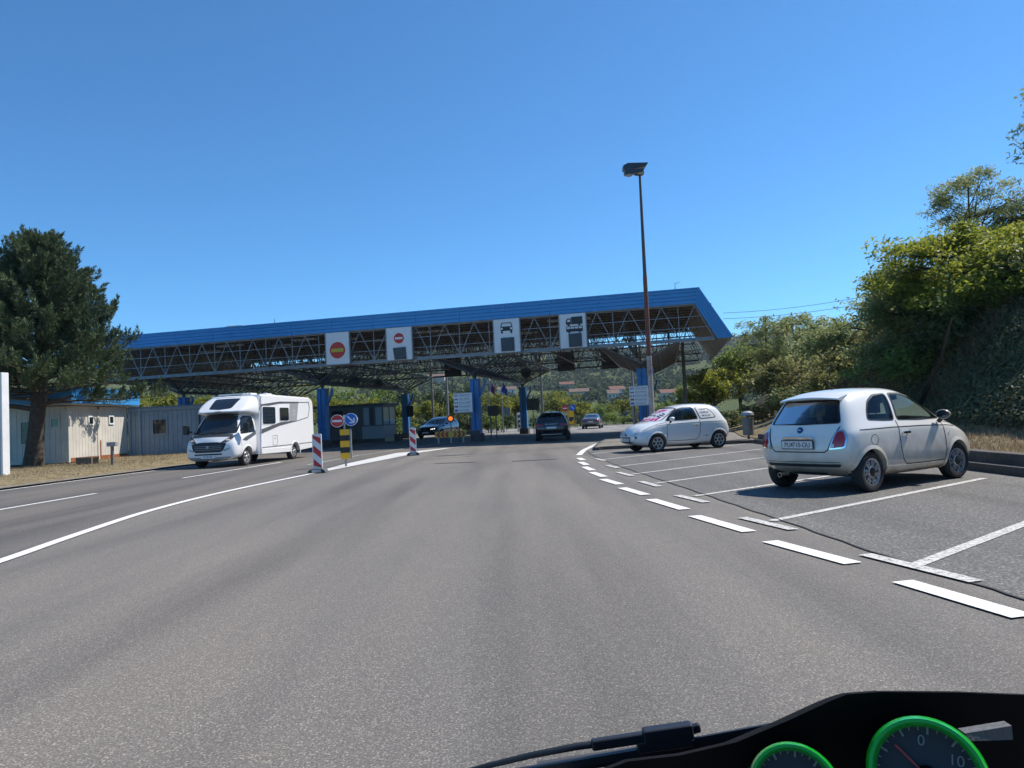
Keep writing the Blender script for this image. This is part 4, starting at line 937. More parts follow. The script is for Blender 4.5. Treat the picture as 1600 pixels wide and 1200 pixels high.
        f_ = MB(); patch(f_, bv, 'F', [(s * a, b) for a, b in rounded([(.62, .62), (.84, .70), (.86, .76), (.64, .70)], .02)], .006, 0, 3); f_.build('fog_lamp', SIL, t, smooth=80)
        sp = MB(); patch(sp, bv, 'F', [(s * a, b) for a, b in rounded([(.30, .33), (.84, .36), (.86, .42), (.32, .42)], .02)], .008, 0, 3); sp.build('bumper_skid', SIL, t, smooth=80)
    gr = MB(); patch(gr, bv, 'F', rounded([(-.62, .67), (-.50, .60), (.50, .60), (.62, .67), (.72, .93), (.35, .985), (-.35, .985), (-.72, .93)], .03), .006, 0, 5); go = gr.build('grille', CABIN, t, smooth=80)
    gb = MB()
    for z_ in (.70, .77, .84): strip(gb, bv, 'F', [(-.55, z_), (.55, z_)], .014, .012)
    gb.build('grille_bar', SIL, go); q = proj(bv, 'F', 0, .80, .012); e = MB(); e.lathe([(.06, 0), (0, .006)], (0, 0, 0), 'x', 18); e.build('grille_emblem', SIL, go, q)
    lo = MB(); patch(lo, bv, 'F', rounded([(-.55, .50), (.55, .50), (.58, .555), (-.58, .555)], .015), .006, 0, 3); lo.build('lower_intake', CABIN, t, smooth=80)
    bm_ = MB(); patch(bm_, bv, 'F', rounded([(-.72, .30), (.72, .30), (.76, .385), (-.76, .385)], .02), .004, 0, 3); bm_.build('bumper_valance', SIL, t, smooth=80)
    q = proj(bv, 'F', 0, .435, .0); pl = MB(); pl.box((.012, 0, 0), (.02, .54, .12)); po = pl.build('front_plate', PLATE, t, q); text_part('plate_lettering', 'KI IB 40', .11, TXT, po, facing((.024, 0, -.003), (1, 0, 0)), .001)
    # living-box sides
    for s in (1, -1):
        a0, a1 = (1.128, 1.138) if s > 0 else (-1.138, -1.128)
        for x0, x1, z0, z1 in ((-2.2, -1.12, 1.62, 2.32), (-3.45, -2.62, 1.74, 2.30)):
            P = rounded([(x0, z0), (x1, z0), (x1, z1), (x0, z1)], .09); wf = MB(); wf.prism([(x0 + x1 - a if False else a + (.04 if a > (x0+x1)/2 else -.04), b + (.04 if b > (z0+z1)/2 else -.04)) for a, b in P], 'xz', a0, a1 + s * .004)
            o = wf.build('side_window', VAN_WHITE, t); wi = MB(); wi.prism(P, 'xz', a1 + s * .002, a1 + s * .018); wi.build('pane', DGLASS, o)
        sb = MB(); sb.prism([(-1.0, 1.22), (-1.0, 1.40), (-2.6, 1.66), (-4.25, 1.74), (-4.25, 1.70), (-2.6, 1.52)], 'xz', a0, a1); sb.build('lower_stripe', GRS, t)
        sb = MB(); sb.prism([(-1.0, 2.30), (-1.0, 2.42), (-2.6, 2.56), (-4.5, 2.58), (-4.5, 2.52), (-2.6, 2.47)], 'xz', a0, a1); sb.build('upper_stripe', GRS, t)
        sb = MB(); sb.prism([(-3.50, 1.70), (-4.25, 1.72), (-4.45, 2.50), (-3.62, 2.50)], 'xz', a0, a1 + s * .001); gp_ = sb.build('graphic_panel', SIL, t)
        em = MB()
        for i in range(6):
            aa = i * math.pi / 3; em.bar((-3.98 + .05 * math.cos(aa), a1 + s * .003, 2.08 + .06 * math.sin(aa)), (-3.98 + .16 * math.cos(aa + .4), a1 + s * .003, 2.08 + .22 * math.sin(aa + .4)), .03, .004, up=(0, 1, 0))
        em.build('panel_emblem', mat('pale_silver', (.5, .51, .52), .4), gp_)
        ln = MB()
        for pp, qq in (((-4.25, 1.72), (-5.45, 1.88)), ((-5.45, 1.88), (-5.62, 2.30)), ((-5.62, 2.30), (-5.55, 2.58)), ((-5.55, 2.58), (-4.5, 2.56)), ((-1.0, .66), (-6.0, .70))):
            ln.bar((pp[0], a1 - s * .003, pp[1]), (qq[0], a1 - s * .003, qq[1]), .012, .028, up=(0, 1, 0))
        ln.build('graphic_outline', GRS, t)
        hl = MB(); Q = rounded([(-2.35, .72), (-1.95, .72), (-1.95, 1.12), (-2.35, 1.12)], .05); fr_ = []
        for i in range(len(Q)): a, b = Q[i], Q[(i+1) % len(Q)]; hl.bar((a[0], a1 - s * .004, a[1]), (b[0], a1 - s * .004, b[1]), .012, .012)
        hl.box((-2.15, a1, 1.0), (.05, .012, .05)); hl.build('service_hatch', SIL, t)
        sk = MB(); sk.prism([(-.95, .40), (-3.55, .36), (-3.55, .56), (-.95, .62)], 'xz', a0 - s * .004, a1 + s * .01); sk.build('side_skirt', VAN_WHITE, t, bevel=.01)
        ar = MB()
        for i in range(24):
            t0, t1 = R(-10 + 200 * i / 24), R(-10 + 200 * (i + 1) / 24); ar.bar((-4.04 + .45 * math.cos(t0), a1 - s * .004, .35 + .45 * math.sin(t0)), (-4.04 + .45 * math.cos(t1), a1 - s * .004, .35 + .45 * math.sin(t1)), .06, .03, up=(0, 1, 0))
        ar.build('wheel_arch_lip', VAN_WHITE, t)
        add_wheel(t, 0, s * .91, .345, .225, .22, 'five', s); add_wheel(t, -4.04, s * .94, .345, .225, .22, 'five', s)
        tl = MB(); tl.box((-6.07, s * .95, 1.05), (.06, .2, .75)); tl.build('tail_lamp', TAIL, t, bevel=.02)
    rv = MB(); rv.box((-3.4, .1, 2.885), (.75, .55, .09)); rv.build('roof_vent', VAN_WHITE, t, bevel=.03)
    rv = MB(); rv.box((-1.35, .45, 2.88), (.5, .45, .08)); rv.build('roof_vent', VAN_WHITE, t, bevel=.03)
    rl = MB(); rl.bar((-.75, -.55, 2.87), (-.75, .55, 2.87), .05); rl.bar((-1.05, -.55, 2.89), (-1.05, .55, 2.89), .05); rl.build('roof_rail', VAN_WHITE, t)
    d = MB(); d.box((-3.4, .1, 2.95), (.4, .4, .05)); d.tube((-3.4, .1, 2.93), (-3.4, .1, 3.0), .12, .1, 14); d.build('satellite_dome', VAN_WHITE, t, bevel=.015)
motorhome()
# ------------------------------------------------------------------ canopy
A_ = R(12); UD = Vector((math.cos(A_), -math.sin(A_), 0)); VD = Vector((math.sin(A_), math.cos(A_), 0)); P0 = Vector((-2.05, 40, 0))
CAN_RZ = -A_
def CW(u, v, z=0): p = P0 + UD * u + VD * v; return Vector((p.x, p.y, z))
UL, UR = -24.0, 12.33           # upper corners of the front face
ZT, ZF, ZC = 7.62, 6.83, 4.98   # roof edge, bottom of the blue band, bottom chord
DEP = 17.0
can = thing('toll_canopy', 'long blue edged steel truss canopy of the border crossing on blue columns', 'canopy', P0, CAN_RZ)
FASC = mat('blue_sheet', (.045, .27, .60), .4, var=.10, scale=1.5)
def band_part():
    mb = MB(); rows = 4
    # front fascia: horizontal trapezoid planks with recessed grooves
    for i in range(rows):
        z1 = ZT - (ZT - ZF) * i / rows; z0 = ZT - (ZT - ZF) * (i + 1) / rows + .025
        f1 = (ZT - z1) / (ZT - ZF); f0 = (ZT - z0) / (ZT - ZF)
        ur1, ur0 = UR - .29 * f1, UR - .29 * f0; ul1, ul0 = UL + .29 * f1, UL + .29 * f0
        n = 14
        for k in range(n):
            a, b = k / n, (k + 1) / n; g = .006
            q = [(ul0 + (ur0 - ul0) * a + g, z0), (ul0 + (ur0 - ul0) * b - g, z0), (ul1 + (ur1 - ul1) * b - g, z1), (ul1 + (ur1 - ul1) * a + g, z1)]
            mb.prism(q, 'xz', -.06, .0)
    mb.prism([(UL + .3, ZF), (UR - .3, ZF), (UR - .02, ZT - .01), (UL + .02, ZT - .01)], 'xz', .0, .03)
    # the ends turn down the slope, ribs run along it
    for s, U in ((1, UR), (-1, UL)):
        T0 = Vector((U, ZT)); T1 = Vector((U + s * 1.54, ZC - .03)); B0 = Vector((U - s * .29, ZF)); B1 = Vector((U + s * .74, ZC - .03)); n = 5
        for i in range(n):
            f0, f1 = i / n, (i + 1) / n - .03
            q = [T0.lerp(B0, f0), T1.lerp(B1, f0), T1.lerp(B1, f1), T0.lerp(B0, f1)]; q = [tuple(v) for v in q]; mb.prism(q if s > 0 else q[::-1], 'xz', -.06, .0)
        mb.prism([tuple(T0), tuple(T1), tuple(B1), tuple(B0)], 'xz', .0, .03)
    o = mb.build('blue_fascia', FASC, can, fix=True)
    tr = MB(); tr.b2((UL + .3, -.09, ZF - .03), (UR - .33, .05, ZF + .01)); tr.build('fascia_trim', GSTEEL, can)
    cpg = MB(); cpg.b2((UL, -.10, ZT - .02), (UR, .10, ZT + .05)); cpg.build('roof_edge_cap', FASC, can)
band_part()
CEIL = mat('ceiling_sheet', (.38, .345, .305), .8, var=.35, scale=1.2)
rf = MB()
nb = 150
for k in range(nb):   # corrugated deck running front to back
    a = UL + .05 + (UR - UL - .1) * k / nb; b = UL + .05 + (UR - UL - .1) * (k + 1) / nb; z = 7.42 + (.05 if k % 2 else 0)
    rf.b2((a, .03, z), (b, DEP, z + .06))
rf.build('roof_deck', CEIL, can)
for s, U in ((1, UR), (-1, UL)):  # sloping end walls
    w_ = MB(); T = Vector((U - s * .02, 7.55)); B = Vector((U + s * 1.48, ZC)); nn = (B - T).normalized(); pr = Vector((-nn.y, nn.x)) * .10 * s
    for k in range(20):
        v0, v1 = .04 + (DEP - .04) * k / 20, .04 + (DEP - .04) * (k + 1) / 20 - .03
        q = [tuple(T), tuple(B), tuple(B - pr), tuple(T - pr)]; w_.prism(q, 'xz', v0, v1)
    q2 = [tuple(T - pr * .2), tuple(B - pr * .2), tuple(B - pr * .8), tuple(T - pr * .8)]; w_.prism(q2, 'xz', .05, DEP)
    w_.build('end_wall', CEIL, can, fix=True)
def truss(mb, p, q, zb, zt, bay, w=.07, chord=.10, diag=True, vert=True, mid=0):
    """vertical truss between plan points p and q (u,v)"""
    L = math.dist(p, q); n = max(2, round(L / bay))
    def W(t, z): return (p[0] + (q[0] - p[0]) * t, p[1] + (q[1] - p[1]) * t, z)
    mb.bar(W(0, zb), W(1, zb), chord); mb.bar(W(0, zt), W(1, zt), chord * .8)
    for i in range(n):
        t0, tm, t1 = i / n, (i + .5) / n, (i + 1) / n
        if diag: mb.bar(W(t0, zb), W(tm, zt), w * .8); mb.bar(W(tm, zt), W(t1, zb), w * .8)
        if vert and i: mb.bar(W(t0, zb), W(t0, zt), w * .8)
    for k in range(mid): z = zb + (zt - zb) * (k + 1) / (mid + 1); mb.bar(W(0, z), W(1, z), w * .7)
ft = MB(); truss(ft, (UL - .7, .12), (UR + .55, .12), ZC + .05, ZF - .05, 1.72, .05, .085, mid=2)
ft.b2((UL - .7, .02, ZC - .09), (UR + .62, .26, ZC)); ft.build('front_truss', GSTEEL, can)
bt = MB(); truss(bt, (UL - .6, DEP - .2), (UR + .5, DEP - .2), ZC, 7.3, 1.5, .06, .11, mid=2); truss(bt, (UL - .6, DEP - 1.6), (UR + .5, DEP - 1.6), ZC + .4, 7.3, 1.5, .055, .09, mid=1); bt.build('back_truss', DSTEEL, can)
it = MB()
for v in (3.2, 6.0, 8.6, 11.2, 13.6): truss(it, (UL, v), (UR, v), 5.75 if v < 12 else 5.4, 7.35, 1.6, .045, .07, vert=False)
it.build('roof_truss', RSTEEL, can)
it = MB(); k = UL + 1.2
while k < UR: truss(it, (k, .3), (k, DEP - .3), 5.35, 7.3, 1.6, .04, .06, vert=False); k += 2.39
it.build('cross_truss', RSTEEL, can)
pu = MB()
for i in range(13): v = .8 + i * 1.3; pu.b2((UL + .2, v, 7.28), (UR - .2, v + .09, 7.40))
pu.build('purlin', RSTEEL, can)
COLS = [-19.6, -10.05, -.48, 9.05]
CBLUE = mat('column_blue', (.035, .19, .46), .5, var=.2, scale=3)
ZH = 3.72
for i, u in enumerate(COLS):
    for v in (1.8, 16.0):
        z0 = gz(*CW(u, v).xy)
        c = MB(); c.b2((u - .26, v - .26, z0), (u - .04, v + .26, ZH)); c.b2((u + .04, v - .26, z0), (u + .26, v + .26, ZH)); c.b2((u - .05, v - .18, z0), (u + .05, v + .18, ZH - .02))
        c.b2((u - .30, v - .30, ZH - .06), (u + .30, v + .30, ZH)); co = c.build('column', CBLUE, can, bevel=.012)
        f = MB(); f.b2((u - .34, v - .34, z0 - .1), (u + .34, v + .34, z0 + .42)); f.build('column_foot', DCONC, co, bevel=.02)
        ar = MB(); ar.bar((u + .26, v, 2.75), (u + .62, v, 3.45), .12, .12); ar.bar((u + .62, v, 3.42), (u + .62, v, 3.72), .12, .12); ar.build('column_arm', CBLUE, co)
        h = MB(); h.tube((u, v, ZH), (u, v, ZH + .35), .09, .09, 10)
        for a in (-.9, .9): h.bar((u, v, ZH + .1), (u + a, v, ZC - .3), .07)
        h.build('column_head', DSTEEL, can)
    # inverted trough of lattice over each pair of columns
    tr = MB(); vb0, vb1 = 1.2, 16.6; zb = ZH + .30; hw = 2.1; vt0, vt1 = .1, DEP - .1
    tr.bar((u, vb0, zb), (u, vb1, zb), .16)
    for s in (-1, 1):
        tr.bar((u + s * hw, vt0, ZC - .02), (u + s * hw, vt1, ZC - .02), .11)
        n = 10 if i < 3 else 18
        for q in range(n):
            t0, tm, t1 = q / n, (q + .5) / n, (q + 1) / n
            B = lambda t: (u, vb0 + (vb1 - vb0) * t, zb); T = lambda t: (u + s * hw, vt0 + (vt1 - vt0) * t, ZC - .02)
            tr.bar(B(t0), T(tm), .038); tr.bar(T(tm), B(t1), .038); tr.bar(T(t0), B(tm), .032); tr.bar(B(tm), T(t1), .032)
            tr.bar(Vector(B(t0)).lerp(Vector(T(t0)), .5), Vector(B(t1)).lerp(Vector(T(t1)), .5), .04)
        tr.bar((u, vb0, zb), (u + s * hw, vt0, ZC - .02), .08); tr.bar((u, vb1, zb), (u + s * hw, vt1, ZC - .02), .08)
    tr.bar((u, vb0 + .6, zb), (u, .15, ZC), .1)
    tr.build('column_bracket', DSTEEL if i < 3 else RSTEEL, can)
LAMPW = mat('skylight_sheet', (.78, .80, .80), .5)
for (u, v, l) in ((-17.5, 3.8, 1.9), (-14.8, 5.6, 1.3), (-12.0, 3.6, 1.6), (-9.6, 5.2, .8), (-7.9, 6.9, 1.5), (-4.0, 4.4, 2.0), (-2.9, 6.4, 2.2), (4.9, 4.0, 2.6), (4.3, 6.6, 2.2), (-20.5, 6, 1.5), (1.2, 9, 1.8)):
    m_ = MB(); m_.b2((u - l / 2, v - .12, 6.98), (u + l / 2, v + .12, 7.10)); m_.bar((u, v, 7.1), (u, v, 7.4), .04); m_.build('strip_luminaire', LAMPW, can)
hatch = MB(); hatch.prism([(-16.9, 7.62), (-14.6, 7.62), (-14.8, 7.88), (-15.8, 7.90)], 'xz', 1.0, 2.6); hatch.build('roof_hatch', mat('hatch_beige', (.50, .42, .36), .6), can, fix=True)
an = MB(); an.tube((-12.1, .1, 7.6), (-12.1, .1, 7.95), .02, .012, 6); an.build('roof_aerial', DSTEEL, can)
an = MB(); an.tube((11.1, .1, 7.6), (11.1, .1, 8.05), .02, .012, 6); an.tube((11.1, .1, 8.0), (11.35, .1, 8.05), .012, .012, 5); an.build('roof_aerial', DSTEEL, can)
# ------------------------------------------------------------------ lane signs hung in the front truss
def disc(mb, c, r, d0, d1, mi, n=36, arcs=None):
    P = [(c[0] + r * math.cos(2 * math.pi * i / n), c[1] + r * math.sin(2 * math.pi * i / n)) for i in range(n)]
    mb.prism(P, 'xz', d0, d1, mi); return mb
def lane_sign(u0, u1, label):
    w_, h_ = u1 - u0, ZF - ZC - .02; p = CW((u0 + u1) / 2, -.16)
    t = thing('lane_sign', label, 'sign', (p.x, p.y, ZC - .02), CAN_RZ, 'lane signs hung in the front of the canopy')
    b = MB(); b.b2((-w_ / 2, -.05, 0), (w_ / 2, .05, h_)); b.build('panel', PAPER, t)
    f = MB(); f.b2((-w_/2 - .05, -.07, -.03), (-w_/2, .07, h_)); f.b2((w_/2, -.07, -.03), (w_/2 + .05, .07, h_)); f.b2((-w_/2, -.065, -.04), (w_/2, .065, 0)); f.build('frame', GSTEEL, t)
    return t, w_, h_
SW = 1.42
def upx(px): # u on the front line under a picture column
    k = (px - 800) / FPX; return (k * 40 + 2.05) / (math.cos(A_) + k * math.sin(A_))
t, w_, h_ = lane_sign(upx(514), upx(550), 'white lane sign with one big red disc and a yellow bar')
m = MB(); disc(m, (0, .80), .50, -.066, -.052, 0); m.build('disc_rim', WHITE, t); m = MB(); disc(m, (0, .80), .475, -.078, -.064, 0); d = m.build('no_entry_disc', mat('faded_red', (.52, .045, .03), .5), t)
m = MB(); m.b2((-.37, -.09, .70), (.37, -.076, .90)); m.build('bar', mat('olive_yellow', (.50, .42, .05), .5), d)
t, w_, h_ = lane_sign(upx(609), upx(648), 'white lane sign with a small red no-entry disc above a dark slanted panel')
m = MB(); disc(m, (0, 1.22), .315, -.066, -.052, 0); m.build('disc_rim', WHITE, t); m = MB(); disc(m, (0, 1.22), .295, -.078, -.064, 0); d = m.build('no_entry_disc', RED, t)
m = MB(); m.b2((-.22, -.09, 1.16), (.22, -.076, 1.28)); m.build('bar', WHITE, d)
m = MB(); m.prism([(-.28, .02), (.40, .02), (.38, .70), (-.36, .68)], 'xz', -.14, -.05); m.build('display_box', SGREY, t, fix=True)
t, w_, h_ = lane_sign(upx(777), upx(817), 'white lane sign with a black front view of a car above a dark square')
m = MB()
m.prism([(-.33, 1.18), (.33, 1.18), (.33, 1.36), (.30, 1.42), (-.30, 1.42), (-.33, 1.36)], 'xz', -.066, -.052)
for s in (-1, 1): m.bar((s * .31, -.059, 1.40), (s * .25, -.059, 1.62), .045, .014, up=(0, 1, 0)); disc(m, (s * .26, 1.10), .06, -.066, -.052, 0, 16); m.b2((s * .26 - .045, -.064, 1.08), (s * .26 + .045, -.053, 1.19))
m.bar((-.27, -.059, 1.615), (.27, -.059, 1.615), .014, .04); cs = m.build('car_symbol', mat('sign_black', (.02, .024, .03), .5), t, fix=True)
m = MB()
for s in (-1, 1): disc(m, (s * .26, 1.30), .06, -.078, -.064, 0, 16)
m.build('symbol_headlamp', PAPER, cs)
m = MB(); m.b2((-.33, -.12, .06), (.40, -.05, .80)); m.build('display_box', SGREY, t)
t, w_, h_ = lane_sign(upx(880), upx(921), 'white lane sign with a black lorry above a bus and a dark square')
m = MB(); m.b2((-.06, -.066, 1.30), (.54, -.052, 1.66)); m.prism([(-.36, 1.30), (-.08, 1.30), (-.08, 1.58), (-.28, 1.58), (-.36, 1.46)], 'xz', -.066, -.052); m.b2((-.36, -.064, 1.26), (.54, -.053, 1.30))
for x in (-.22, .36): disc(m, (x, 1.235), .065, -.067, -.053, 0, 16)
m.build('lorry_symbol', mat('sign_black', (.02, .024, .03), .5), t, fix=True)
m = MB(); m.prism([(-.30, 1.40), (-.12, 1.40), (-.12, 1.52), (-.25, 1.52)], 'xz', -.072, -.0665); m.build('symbol_window', PAPER, t)
m = MB(); m.b2((-.36, -.066, .86), (.54, -.052, 1.02)); m.bar((-.33, -.059, 1.14), (.51, -.059, 1.14), .014, .03); 
for x in (-.345, -.13, .09, .31, .525): m.bar((x, -.059, 1.01), (x, -.059, 1.14), .03, .014)
for x in (-.2, .36): disc(m, (x, .855), .065, -.067, -.053, 0, 16)
m.build('bus_symbol', mat('sign_black', (.02, .024, .03), .5), t, fix=True)
m = MB(); m.b2((-.24, -.12, .04), (.46, -.05, .76)); m.build('display_box', SGREY, t)
# backs of the signs of the opposite direction
for (px, lab) in ((707, 'dark back of a sign panel under the canopy left of the middle column'), (884, 'dark back of a sign panel hung just right of the middle bracket'), (953, 'dark back of a sign panel hung nearest the lamp post')):
    d = ray(px, 560); tt = (40 + 16.4) / d.y; q = EYEV + d * tt
    t = thing('hanging_sign', lab, 'sign', (q.x, q.y, 4.85), CAN_RZ, 'sign backs under the rear of the canopy')
    b = MB(); b.b2((-.68, -.04, 0), (.68, .04, 1.45)); b.build('panel', mat('sign_back', (.055, .05, .048), .7, var=.3, scale=3), t)
    f = MB()
    for z in (.25, .72, 1.2): f.b2((-.66, -.09, z), (.66, -.04, z + .06))
    f.build('rail', DSTEEL, t)
for (u, v, lab) in ((-10.9, 4.0, 'round black lamp on the left bracket, nearest the left column'), (-10.9, 8.3, 'round black lamp in the middle of the left bracket'), (-10.9, 12.6, 'round black lamp at the far end of the left bracket'), (.75, 11.3, 'round black lamp on the middle bracket')):
    p = CW(u, v)
    t = thing('round_lamp', lab, 'lamp', (p.x, p.y, 4.0), CAN_RZ, 'round lamps on the canopy brackets')
    m = MB(); m.lathe([(.0, -.12), (.30, -.12), (.36, -.02), (.36, .10), (.0, .12)], (0, 0, .5), 'y', 24); m.build('lamp_body', BLK, t, smooth=40); m = MB(); m.bar((0, 0, .8), (0, 0, 1.0), .06); m.build('hanger', DSTEEL, t)
# ------------------------------------------------------------------ street furniture
def delineator(px, py, label, w_=.27, h_=1.02):
    p = G(px, py); t = thing('delineator', label, 'traffic post', p, R(4), 'striped delineator posts on the white painted island')
    b = MB(); b.prism([(-.27, 0), (.27, 0), (.24, .09), (.17, .13), (-.17, .13), (-.24, .09)], 'xz', -.24, .24)
    bo = b.build('base', mat('recycled_rubber', (.10, .10, .10), .85, var=.4, scale=9), t, bevel=.015, fix=True)
    g = MB()
    for s in (-1, 1): g.b2((s * .18 - .03, -.245, .03), (s * .18 + .03, -.238, .09))
    g.build('base_reflector', BLK, bo); gp_ = MB(); gp_.b2((-.13, -.244, .03), (.13, -.2385, .10)); gp_.build('base_plate', STEEL, bo)
    P = rounded([(-w_/2, .13), (w_/2, .13), (w_/2, .13 + h_), (-w_/2, .13 + h_)], .035)
    m = MB(); m.prism(P, 'xz', -.03, .03); m.build('board', WHITE, t)
    s_ = MB(); x0, x1 = -w_/2 + .025, w_/2 - .025; z0, z1 = .155, .13 + h_ - .03
    for k in range(3):  # diagonal red bars, falling to the right
        zc = z0 + (z1 - z0) * (k * .42 + .10) - .05
        q = [(x0, zc + .02 + .20), (x0, zc + .20 - .18), (x1, zc - .18), (x1, zc + .02)]
        q = [(x, min(z1, max(z0, z))) for x, z in q]
        s_.prism(q, 'xz', -.036, -.030)
    s_.build('red_stripe', RED, t, fix=True)
    k = MB(); k.tube((0, 0, .13 + h_), (0, 0, .13 + h_ + .07), .022, .018, 8); k.build('peg', STEEL, t)
delineator(497, 739, 'red and white striped delineator post, nearest one, in front of the motorhome')
delineator(646, 711.5, 'red and white striped delineator post, the farther one, left of the chevron barrier')
# twin sign on yellow and black board
p = G(540.5, 729); t = thing('island_sign', 'yellow and black striped board topped by a red no-entry and a blue arrow disc', 'sign', p, R(6))
m = MB(); m.tube((0, .04, 0), (0, .04, 1.72), .035, .035, 10); m.bar((-.28, .04, 1.54), (.30, .04, 1.54), .03); m.build('post', STEEL, t)
m = MB(); m.prism(rounded([(-.155, .25), (.155, .25), (.155, 1.24), (-.155, 1.24)], .02), 'xz', -.02, .0); m.build('board', YEL, t)
for z0 in (.46, .86): m = MB(); m.b2((-.157, -.026, z0), (.157, -.019, z0 + .185)); m.build('black_band', BLK, t)
m = MB(); m.b2((.165, -.01, .26), (.215, .09, 1.25)); m.build('board_back', mat('fluted_grey', (.33, .34, .34), .5, var=.3, scale=14), t)
for s, mm, zc in ((-1, RED, 1.53), (1, BLUE, 1.56)):
    m = MB(); disc(m, (s * .225, zc), .215, -.03, .01, 0); o = m.build('disc_rim', PAPER, t)
    m = MB(); m.lathe([(.205, 0), (.20, .10), (.0, .11)], (s * .235, .01, zc), 'y', 28); m.build('lamp_housing', PAPER, o, smooth=40)
    m = MB(); disc(m, (s * .225, zc), .195, -.04, -.028, 0); d = m.build('no_entry_disc' if s < 0 else 'arrow_disc', mm, t)
    m = MB()
    if s < 0: m.b2((-.225 - .155, -.048, zc - .035), (-.225 + .155, -.039, zc + .035)); m.build('bar', WHITE, d)
    else:
        a, b = (.225 - .11, zc + .11), (.225 + .09, zc - .09); m.bar((a[0], -.044, a[1]), (b[0], -.044, b[1]), .05, .008, up=(0, 1, 0))
        m.bar((.225 + .105, -.0435, zc - .12), (.225 + .105, -.0435, zc + .05), .045, .008, up=(0, 1, 0)); m.bar((.225 + .12, -.043, zc - .105), (.225 - .05, -.043, zc - .105), .045, .008, up=(0, 1, 0)); m.build('arrow', WHITE, d)
# chevron barrier in front of the middle column
p = D(705, 691, 41.2); gzv = gz(p.x, p.y); t = thing('chevron_barrier', 'yellow barrier board with red chevrons pointing both ways on short legs', 'barrier', (p.x, p.y, gzv), R(-3))
W2, z0, z1 = .90, .30, .66
m = MB(); m.prism(rounded([(-W2, z0), (W2, z0), (W2, z1), (-W2, z1)], .08), 'xz', -.02, .02); m.build('board', DYEL, t)
m = MB(); zc = (z0 + z1) / 2; hh = (z1 - z0) / 2 - .015
for s in (-1, 1):
    for k in range(3):
        x = s * (.20 + .24 * k)
        m.prism([(x - s * .09, z0 + .015), (x + s * .03, z0 + .015), (x + s * .15, zc), (x + s * .03, zc)] if s > 0 else [(x + .15 - .12, zc), (x - .15, zc), (x - .03, z0 + .015), (x + .09, z0 + .015)], 'xz', -.027, -.021)
        m.prism([(x - s * .09, z1 - .015), (x + s * .03, z1 - .015), (x + s * .15, zc), (x + s * .03, zc)] if s > 0 else [(x + .03, zc), (x - .15, zc), (x - .03, z1 - .015), (x + .09, z1 - .015)], 'xz', -.027, -.021)
m.build('chevrons', mat('faded_sign_red', (.55, .05, .02), .5), t, fix=True)
for x in (-.72, .0, .70):
    m = MB(); m.b2((x - .04, .02, -.02), (x + .04, .07, .40)); m.b2((x - .04, -.25, -.005), (x + .04, .30, .03)); m.build('leg', STEEL, t)
p2 = D(735, 691, 41.6); t = thing('grey_barrier', 'grey guard rail beside the foot of the middle column', 'barrier', (p2.x, p2.y, gz(p2.x, p2.y)), R(-3))
m = MB(); m.b2((-.55, -.05, .38), (.6, .05, .62)); m.build('rail', SGREY, t)
for x in (.30, .55): m = MB(); m.b2((x - .06, -.06, -.02), (x + .06, .06, .4)); m.build('leg', SGREY, t)
p = D(704, 654, 42.6); t = thing('hazard_lamp', 'round orange warning lamp on a black backing above the chevron barrier', 'lamp', (p.x, p.y, gz(p.x, p.y)), 0)
zl = p.z - gz(p.x, p.y); m = MB(); m.tube((0, .03, 0), (0, .03, zl), .025, .025, 8); m.build('post', DSTEEL, t)
m = MB(); m.lathe([(.0, -.05), (.20, -.05), (.21, .05), (0, .08)], (0, 0, zl), 'y', 24); m.build('backing', BLK, t, smooth=40)
m = MB(); m.lathe([(.135, -.05), (.12, -.09), (.06, -.11), (.0, -.115)], (0, 0, zl), 'y', 24); m.build('lens', mat('lit_amber', (.75, .20, .02), .3, emit=(1, .22, .02), estr=.7), t, smooth=50)
